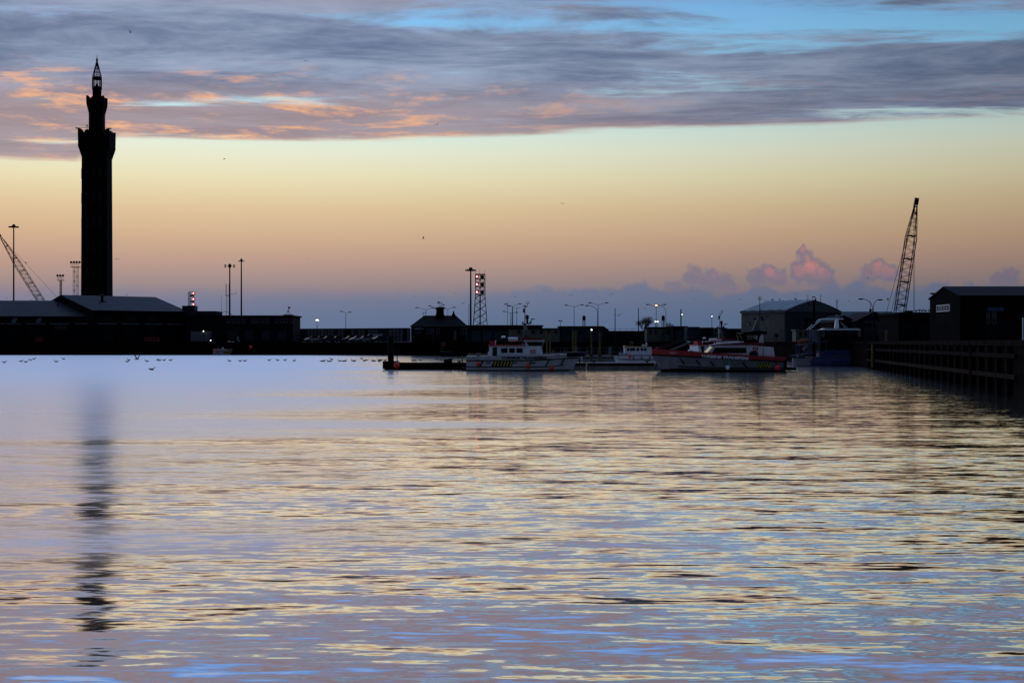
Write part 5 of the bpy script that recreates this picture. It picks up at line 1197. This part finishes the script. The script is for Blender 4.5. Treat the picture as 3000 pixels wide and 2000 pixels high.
MB().bx(u3(1882), u3(1892), -0.3, 0.3, zc_+0.1, v3(1008.5)).build('roof_locker', M_WHITE, t); MB().lathe((u3(1894), 0, zc_+0.1), [(0.09, 0), (0.09, v3(1003)-zc_-0.1), (0.05, v3(1002.5)-zc_-0.1)], 8).build('funnel', M_WHITE, t)
mb = MB(); mb.tube((u3(1847), 0, zc_+0.15), (u3(1847), 0, v3(1000)), 0.03); mb.tube((u3(1853), 0, zc_+0.15), (u3(1853), 0, v3(1002)), 0.03); mb.tube((u3(1844), 0, v3(1003)), (u3(1856), 0, v3(1003)), 0.03); mb.box((u3(1850), 0, v3(1001)), (0.3, 0.1, 0.1)); mb.build('light_mast', M_FRAME, t)
for px_ in (1853.5, 1877.5, 1901): MB().box((u3(px_), -1.24, v3(1047)), (0.1, 0.06, 0.5)).build('fender_bar', MATS['navy_stripe'], t)
text_mesh('SUPPORT 1', u3(1840.5)-u3(1814), 0.21, M_DARK, t, (u3(1814), -1.2, v3(1038.6)), rz=-0.14, bold=0.02)

# ---------------------------------------------------------------- blue trawler by the right quay
B4D = 184.0; K4 = FPX/B4D
def u4(px_): return (px_-2362)/K4
def v4(py): return CAMH+(HZ-py)/K4
t = thing('trawler', (at(2362, 0, B4D).x, B4D, 0), 'blue hulled trawler with white wheelhouse roof in the dark right corner', 'boat', rz=-0.06); L = u4(2590)
def hw4(f): return max(1.55*(1-max(0, (f-0.6)/0.4)**2*0.95)*(1-max(0, (0.15-f)/0.15)*0.25), 0.05)
def sh4(f): return v4(1040)+(v4(1026)-v4(1040))*f**1.5
F = [0, .06, .15, .3, .45, .6, .72, .84, .93, 1.0]
loft('hull', M_BLUEH, t, [[(L*f*0.96+0.2, hw4(f)*0.7, -0.5), (L*f*0.98+0.05, hw4(f)*0.93, 0.2), (L*f, hw4(f), sh4(f)-0.25)] for f in F], True)
loft('bulwark', M_BLUEH, t, [[(L*f, hw4(f)+0.02, sh4(f)-0.25), (L*f+0.03, hw4(f)+0.05, sh4(f)+0.45)] for f in F[2:]])
loft('rubbing_strake', M_FRAME, t, [[(L*f, hw4(f)+0.05, sh4(f)-0.32), (L*f, hw4(f)+0.05, sh4(f)-0.26)] for f in F[:6]])
MB().bx(u4(2400), u4(2512), -1.2, 1.2, sh4(0.2)-0.2, v4(965)).build('wheelhouse', M_BLACK, t)
MB().prism([(u4(2396), -1.45, v4(967.5)), (u4(2516), -1.45, v4(967.5)), (u4(2509), -1.45, v4(962)), (u4(2412), -1.45, v4(962))], (0, 2.9, 0)).build('wheelhouse_roof', M_WHITE, t)
for a_, b_ in ((2403, 2411), (2416, 2440), (2445, 2468), (2473, 2500)): MB().box(((u4(a_)+u4(b_))/2, -1.215, v4(977)), (u4(b_)-u4(a_), 0.03, v4(970)-v4(984))).build('wheelhouse_window', M_GLASS, t)
MB().bx(u4(2507), u4(2514), -1.28, -1.0, v4(986), v4(967.6)).build('corner_panel', M_FRAME, t); MB().bx(u4(2402), u4(2411), -1.28, -1.22, v4(987), v4(969)).build('corner_panel', M_LEDGE, t)
MB().prism([(u4(2444), -0.3, v4(962)), (u4(2456), -0.3, v4(962)), (u4(2455), -0.2, v4(935)), (u4(2447), -0.2, v4(935))], (0, 0.6, 0)).build('mast_trunk', M_WHITE, t)
MB().prism([(u4(2464), -0.08, v4(943)), (u4(2484), -0.08, v4(962)), (u4(2474), -0.08, v4(962)), (u4(2460), -0.08, v4(943))], (0, 0.16, 0)).build('mast_stay', M_FRAME, t)
MB().path([(u4(2367), -1.2, v4(966)), (u4(2404), -1.2, v4(934.5)), (u4(2446), -1.2, v4(934.5)), (u4(2465), -1.2, v4(935))], 0.06).build('gantry', M_WHITE, t)
MB().path([(u4(2367), 1.2, v4(966)), (u4(2404), 1.2, v4(934.5)), (u4(2446), 1.2, v4(934.5))], 0.06).build('gantry', M_WHITE, t)
MB().lathe((u4(2451), 0, v4(933)), [(0.08, 0), (0.22, 0.12), (0.22, 0.32), (0.1, 0.5)], 12).build('radome', M_FRAME, t)
MB().tube((u4(2451), 0, v4(922)), (u4(2451), 0, v4(880)), 0.07, 0.04).build('antenna_pole', M_STEEL, t)
mb = MB()
for px_ in (2448.5, 2451.5, 2454.5): mb.tube((u4(px_), 0, v4(887)), (u4(px_), 0, v4(876)), 0.018)
mb.tube((u4(2448.5), 0, v4(886)), (u4(2454.5), 0, v4(886)), 0.02); mb.build('aerial_fork', M_STEEL, t)
MB().lathe((u4(2384.5), 0, 0.8), [(0.22, 0), (0.2, v4(925)-0.8), (0.12, v4(880)-0.8)], 8).build('main_mast', M_WOOD, t)
MB().tube((u4(2366), 0, v4(893)), (u4(2404), 0, v4(891.5)), 0.07).build('crosstree', M_STEEL, t)
mb = MB(); mb.box((u4(2384), 0, v4(870)), (0.46, 0.4, 0.09)); mb.tube((u4(2381), 0, v4(870)), (u4(2381), 0, v4(880)), 0.03); mb.tube((u4(2387), 0, v4(870)), (u4(2387), 0, v4(880)), 0.03); mb.box((u4(2389), 0, v4(878)), (0.2, 0.2, 0.3)); mb.build('mast_head', M_STEEL, t)
for px_, yb, yt in ((2364.5, 892, 863), (2367.5, 892, 863), (2403, 892, 862), (2405, 892, 862)): MB().tube((u4(px_), 0, v4(yb)), (u4(px_), 0, v4(yt)), 0.02).build('whip_aerial', M_STEEL, t)
MB().tube((u4(2348), 0, v4(990)), (u4(2331), 0, v4(858)), 0.025, 0.012).build('fishing_whip', M_STEEL, t)
for s_ in (-1, 1):
    MB().bx(u4(2376), u4(2391), 1.0*s_-0.06, 1.0*s_+0.06, v4(1000), v4(965)).build('gantry_leg', M_FRAME, t)
    MB().path([(u4(2318), 1.2*s_, v4(1043)), (u4(2360), 1.35*s_, v4(1036)), (u4(2400), 1.5*s_, v4(1030)), (u4(2440), 1.55*s_, v4(1024))], 0.06).build('blue_rail', M_BLUEH, t)
    MB().path([(u4(2335), 1.2*s_, v4(1012)), (u4(2390), 1.35*s_, v4(1003)), (u4(2420), 1.5*s_, v4(998))], 0.07).build('upper_rail', M_BLUEH, t)
    for px_, a_, b_ in ((2338, 1011, 1040), (2372, 970, 1037), (2396, 1003, 1034), (2416, 998, 1028)): MB().tube((u4(px_), 1.3*s_, v4(a_)), (u4(px_), 1.3*s_, v4(b_)), 0.07).build('rail_post', M_BLUEH, t)
MB().tube((u4(2352), -0.6, v4(1024)), (u4(2366), -0.2, v4(1012)), 0.2, seg=12).build('net_drum', M_FRAME, t)
MB().ball((u4(2358), 0.2, v4(1003)), 0.9, (1.1, 0.7, 0.55), 10, 7).build('heaped_nets', mat('dull_orange_net', (0.16, 0.05, 0.02), 0.95, var=0.6, scale=5), t)
# small grey boat under the trawler's stern
p = at(2322, 0, 178); t = thing('grey_tender', (p.x, p.y, 0), 'small pale grey boat tucked under the trawler stern', 'boat')
loft('hull', M_GREYH, t, [[(x, w*0.7, -0.25), (x, w*0.95, 0.2), (x*1.0, w, 1.05)] for x, w in ((0, .35), (0.3, .62), (0.9, .75), (1.6, .78), (2.1, .7))])
loft('gunwale', M_BLACK, t, [[(x, w+0.03, 1.05), (x, w+0.03, 1.13)] for x, w in ((0, .35), (0.3, .62), (0.9, .75), (1.6, .78), (2.1, .7))])
MB().bx(0.6, 1.3, -0.3, 0.3, 1.13, 1.5).build('engine_box', M_LEDGE, t)
# ---------------------------------------------------------------- far left boats
p = at(-60, 0, 341); t = thing('open_boat', (p.x, p.y, 0), 'dark open boat with raised bow at the far left edge', 'boat'); L = (49+60)/FPX*341
F = [0, .2, .5, .75, .9, 1.0]
def hw5(f): return max(1.3*(1-max(0, (f-0.5)/0.5)**2*0.96), 0.05)
loft('hull', M_WOOD, t, [[(L*f*0.94, hw5(f)*0.7, -0.3), (L*f, hw5(f), 1.25+0.75*max(0, f-0.35)**1.3)] for f in F])
loft('gunwale', M_LEDGE, t, [[(L*f, hw5(f)+0.04, 1.25+0.75*max(0, f-0.35)**1.3), (L*f+0.03, hw5(f)+0.05, 1.38+0.75*max(0, f-0.35)**1.3)] for f in F])
a = at(66, 0, 341); t = thing('work_barge', (a.x, a.y, 0), 'long low brown barge lying along the far left quay', 'barge'); W = at(362, 0, 341).x-a.x
MB().prism([(0.6, 0, -0.4), (W-0.6, 0, -0.4), (W, 0, 0.85), (0, 0, 0.85)], (0, 4, 0)).build('hull', M_RUST, t)
MB().bx(0.1, W-0.1, -0.08, 4.08, 0.852, 0.98).build('deck', M_WOOD, t)
for i in range(6): MB().lathe((2+i*(W-4)/5, 0.4, 0.98), [(0.12, 0), (0.12, 0.4), (0.18, 0.45), (0.18, 0.55)], 8).build('bollard', M_STEEL, t)
a = at(115, 0, 340.5); t = thing('red_dinghy', (a.x, a.y+1.5, 0.98), 'small dull red dinghy lying on the brown barge', 'dinghy')
loft('hull', M_DKRED, t, [[(x, w*0.6, 0.0), (x, w, 0.5)] for x, w in ((0, .6), (1.5, .7), (2.4, .5), (2.9, .08))]); MB().bx(0.9, 1.2, -0.6, 0.6, 0.502, 0.56).build('thwart', M_FRAME, t)
for px_, yb, lb in ((115, 990, 'dull red bin standing against the low shed'), (434, 990, 'dull red crate by the large shed, left one of two'), (456, 990, 'dull red crate by the large shed, right one of two')):
    p = at(px_, yb, 357); t = thing('red_crate', (p.x, p.y, GZ), lb, 'crate')
    MB().bx(-0.8, 0.8, -0.5, 0.5, 0.1, 1.15).build('box', M_DKRED, t); MB().bx(-0.85, 0.85, -0.55, 0.55, 1.152, 1.24).build('lid', M_DKRED, t)
    for s_ in (-0.5, 0.5): MB().bx(s_-0.1, s_+0.1, -0.5, 0.5, 0, 0.098).build('runner', M_WOOD, t)
p = at(1291, 0, 306); t = thing('small_cutter', (p.x, p.y, 0), 'small low boat with pale gunwale moored below the gatehouse', 'boat')
loft('hull', M_DARK, t, [[(x, w*0.7, -0.25), (x, w, 1.9*0.5)] for x, w in ((0, .7), (1.0, .8), (1.9, .6), (2.7, .08))]); loft('gunwale', M_LEDGE, t, [[(x, w+0.04, 0.95), (x, w+0.05, 1.06)] for x, w in ((0, .7), (1.0, .8), (1.9, .6), (2.7, .08))])
MB().tube((0.35, 0, 0.9), (0.35, 0, 3.3), 0.04).build('mast', M_LEDGE, t); MB().ball((0.75, 0, 2.6), 0.4, (1, 0.4, 1.1), 8, 6).build('furled_red_sail', M_DKRED, t)
# ================================================================== GULLS
def gull_mesh(kind):
    mb = MB()
    def body(pts):
        rows = []
        for (x, r, z) in pts: rows.append([mb.bm.verts.new((x, r*math.cos(a), z+r*math.sin(a))) for a in [j*math.pi/3 for j in range(6)]])
        for p, q in zip(rows[:-1], rows[1:]):
            for i in range(6): mb.bm.faces.new((p[i], p[(i+1) % 6], q[(i+1) % 6], q[i]))
        mb.bm.faces.new(rows[0]); mb.bm.faces.new(rows[-1])
    if kind in ('float', 'perch'):
        up = 0.0 if kind == 'float' else 0.12
        body([(-0.30, 0.015, 0.13+up), (-0.20, 0.05, 0.11+up), (-0.08, 0.09, 0.07+up), (0.06, 0.095, 0.06+up), (0.14, 0.07, 0.10+up), (0.17, 0.045, 0.17+up), (0.20, 0.055, 0.23+up), (0.25, 0.035, 0.235+up), (0.32, 0.008, 0.22+up)])
        if kind == 'perch':
            for s_ in (-0.03, 0.03): mb.tube((0, s_, 0), (0, s_, 0.12), 0.008, seg=4)
    else:
        body([(-0.30, 0.06, 0), (-0.22, 0.03, 0.0), (-0.12, 0.06, 0), (0.04, 0.075, 0), (0.16, 0.05, 0.01), (0.22, 0.045, 0.02), (0.29, 0.008, 0.01)])
        dih = {'glide': (0.10, -0.02), 'up': (0.34, 0.50), 'down': (0.12, -0.22), 'vee': (0.22, 0.12)}[kind]
        for s_ in (-1, 1):
            P = [(0.10, s_*0.05, 0.02), (-0.06, s_*0.05, 0.0), (-0.02, s_*0.34, dih[0]), (0.13, s_*0.34, dih[0]+0.02), (-0.12, s_*0.72, dih[1]), (-0.02, s_*0.70, dih[1]+0.01)]
            th = Vector((0, 0, 0.018)); V = [mb.bm.verts.new(Vector(p)) for p in P]+[mb.bm.verts.new(Vector(p)-th) for p in P]
            for f in ((0, 3, 2, 1), (3, 5, 4, 2), (6, 7, 8, 9), (9, 8, 10, 11), (0, 1, 7, 6), (1, 2, 8, 7), (2, 4, 10, 8), (4, 5, 11, 10), (5, 3, 9, 11), (3, 0, 6, 9)): mb.bm.faces.new([V[i] for i in f])
    bmesh.ops.recalc_face_normals(mb.bm, faces=mb.bm.faces[:])
    me = bpy.data.meshes.new('gull_'+kind); mb.bm.to_mesh(me); mb.bm.free(); me.materials.append(M_GULL); return me
GM = {k_: gull_mesh(k_) for k_ in ('float', 'perch', 'glide', 'up', 'down', 'vee')}
def gull(kind, p, rz, label, grp, sc=1.0, roll=0.0):
    o = bpy.data.objects.new('gull', GM[kind]); COL.objects.link(o); o.location = p; o.rotation_euler = (roll, 0, rz); o.scale = (sc, sc, sc); tag(o, label, 'gull', grp); return o
rb_ = random.Random(4)
fl = [(382, 96, 9, 'up', 'gull flying highest in the sky, up and right of the spire'), (895, 179, 9, 'down', 'gull crossing the grey cloud right of the tower'),
      (1281, 365, 12, 'vee', 'gull gliding just above the edge of the cloud deck'), (657, 466, 9, 'glide', 'gull in the pale sky just below the cloud, right of the tower'),
      (1647, 597, 10, 'vee', 'gull in the yellow sky above the middle of the dock'), (1240, 699, 9, 'up', 'gull in the orange sky above the gatehouse'),
      (343, 759, 10, 'down', 'gull diving close to the right side of the tower shaft'), (76, 770, 10, 'vee', 'gull flying by the crane boom at the far left'),
      (239, 829, 7, 'up', 'gull against the left flank of the tower near its foot'), (371, 863, 7, 'glide', 'gull low over the large shed roof right of the tower'),
      (20, 872, 6, 'glide', 'gull low over the low shed roof at the left edge'), (92, 879, 6, 'vee', 'gull skimming the low shed ridge by the crane'),
      (1216, 868, 5, 'glide', 'tiny gull left of the gatehouse turret'), (1334, 860, 7, 'vee', 'gull upper right of the gatehouse turret'), (1357, 889, 10, 'up', 'gull with raised wings between turret and light mast'),
      (1510, 869, 8, 'glide', 'faint gull above the close group of street lamps'), (1673, 864, 8, 'down', 'gull seen end on above the middle double lamp'),
      (1791, 861, 9, 'down', 'gull to the upper right of the double lamp with curved arm'), (1813, 924, 15, 'vee', 'larger gull with spread wings beside the plain dark pole'),
      (1889, 905, 7, 'up', 'small gull between dark pole and lit orange lamp'), (2036, 877, 7, 'down', 'gull left of the distant hangar over the containers'), (2167, 877, 9, 'down', 'gull just left of the hangar roof'),
      (2239, 878, 9, 'glide', 'gull by the aerial of the red crew boat'), (2247, 883, 12, 'glide', 'gull skimming the hangar roof by the red crew boat aerial'), (2543, 815, 8, 'glide', 'gull before the pink cloud left of the right crane'),
      (2628, 821, 8, 'vee', 'gull touching the left side of the right crane boom'), (2486, 882, 7, 'glide', 'gull between hangar and curved lamps'), (2526, 866, 8, 'down', 'gull above the left curved lamp'),
      (2601, 879, 10, 'up', 'gull between the curved lamps and the right crane'), (1563, 675, 4, 'glide', 'faint speck of a gull in the middle of the orange sky'), (901, 757, 4, 'glide', 'faint speck of a gull in the orange sky above the parked cars')]
for (px_, py, span, kind, lb) in fl:
    d_ = 1.15/(span/FPX); d_ = min(d_, 330)
    if py > 800: d_ = min(d_, 300)
    gull(kind, at(px_, py, d_), rb_.choice((0.3, 2.9, 1.2, -0.5, 1.9)) if kind not in ('vee', 'down') else rb_.choice((1.3, 1.8, -1.4)), lb, 'gulls in flight', (span/FPX*d_)*1.35, rb_.uniform(-0.3, 0.3))
# perched gulls: on the hangar and along the low store
HA = math.radians(35); hc = at(2301, 1000, 262)
for i, (lx_, ly_) in enumerate(((5.4, 8.6), (5.9, 7.2), (6.8, 4.0))):
    x = hc.x+math.cos(HA)*lx_-math.sin(HA)*ly_; y = hc.y+math.sin(HA)*lx_+math.cos(HA)*ly_
    gull('perch', (x, y, 10.95), 0.4+i, ('gull standing on the hangar roof, leftmost of three', 'gull standing on the hangar roof, middle of three', 'gull standing on the hangar roof, nearest to the apex')[i], 'gulls on the roofs', 1.25)
for i, px_ in enumerate((2684, 2693, 2701, 2711, 2722)):
    p = at(px_, 914.5, 187); gull('perch', (p.x, 187, at(0, 914.5, 186).z), i*1.1, 'gull standing in the row on the low black store, number %s from its left end' % ('one', 'two', 'three', 'four', 'five')[i], 'gulls on the roofs', 1.15)
# gulls on the water
cl = {'gull floating on the dock below the low shed and barge': [(13, 1061), (62, 1058), (76, 1060), (89, 1054), (100, 1051), (164, 1059), (186, 1051)],
      'gull floating on the dock below the large shed': [(373, 1059), (377, 1054), (430, 1058), (462, 1054), (467, 1055.4), (481, 1055), (500, 1055)],
      'gull floating on the dock below the office block': [(672, 1057), (704, 1057), (718, 1057), (789, 1055), (813, 1055), (835, 1055), (862, 1056.5)],
      'gull floating on the dock below the parked cars': [(943, 1057.5), (949, 1057.6), (962, 1058), (968, 1058), (970.5, 1052), (995, 1057), (1006, 1057.5), (1011, 1057.5), (1033, 1056), (1039, 1057.5), (1059, 1050), (1066.5, 1056.5), (1074, 1054.6), (1092, 1057), (1097, 1056.5), (1111, 1054.5), (1117, 1054.5), (1112, 1058), (1129, 1054.5)],
      'gull floating behind the left pontoon section': [(1211, 1056), (1216, 1056), (1232, 1055), (1280, 1052), (1293, 1055)]}
ORD = ['first', 'second', 'third', 'fourth', 'fifth', 'sixth', 'seventh', 'eighth', 'ninth', 'tenth', 'eleventh', 'twelfth', 'thirteenth', 'fourteenth', 'fifteenth', 'sixteenth', 'seventeenth', 'eighteenth', 'nineteenth']
for lb, pts in cl.items():
    for i, (px_, py) in enumerate(sorted(pts)):
        d_ = CAMH*FPX/(py+1.5-HZ); gull('float', ((px_-1500)/FPX*d_, d_, 0.0), rb_.choice((0.1, 0.4, 3.0, 3.3, -0.4)), '%s, %s from the left there' % (lb, ORD[i]), lb.replace('gull', 'gulls'), 1.25)
d_ = CAMH*FPX/(1084-HZ); gull('float', ((445-1500)/FPX*d_, d_, 0.0), 0.2, 'single gull floating nearer than the others on the open water', 'gulls on open water', 1.3)
d_ = CAMH*FPX/(1055-HZ); gull('up', ((401-1500)/FPX*d_, d_, 0.2), 0.9, 'gull flapping up off the water with wings raised', 'gulls on open water', 1.6)
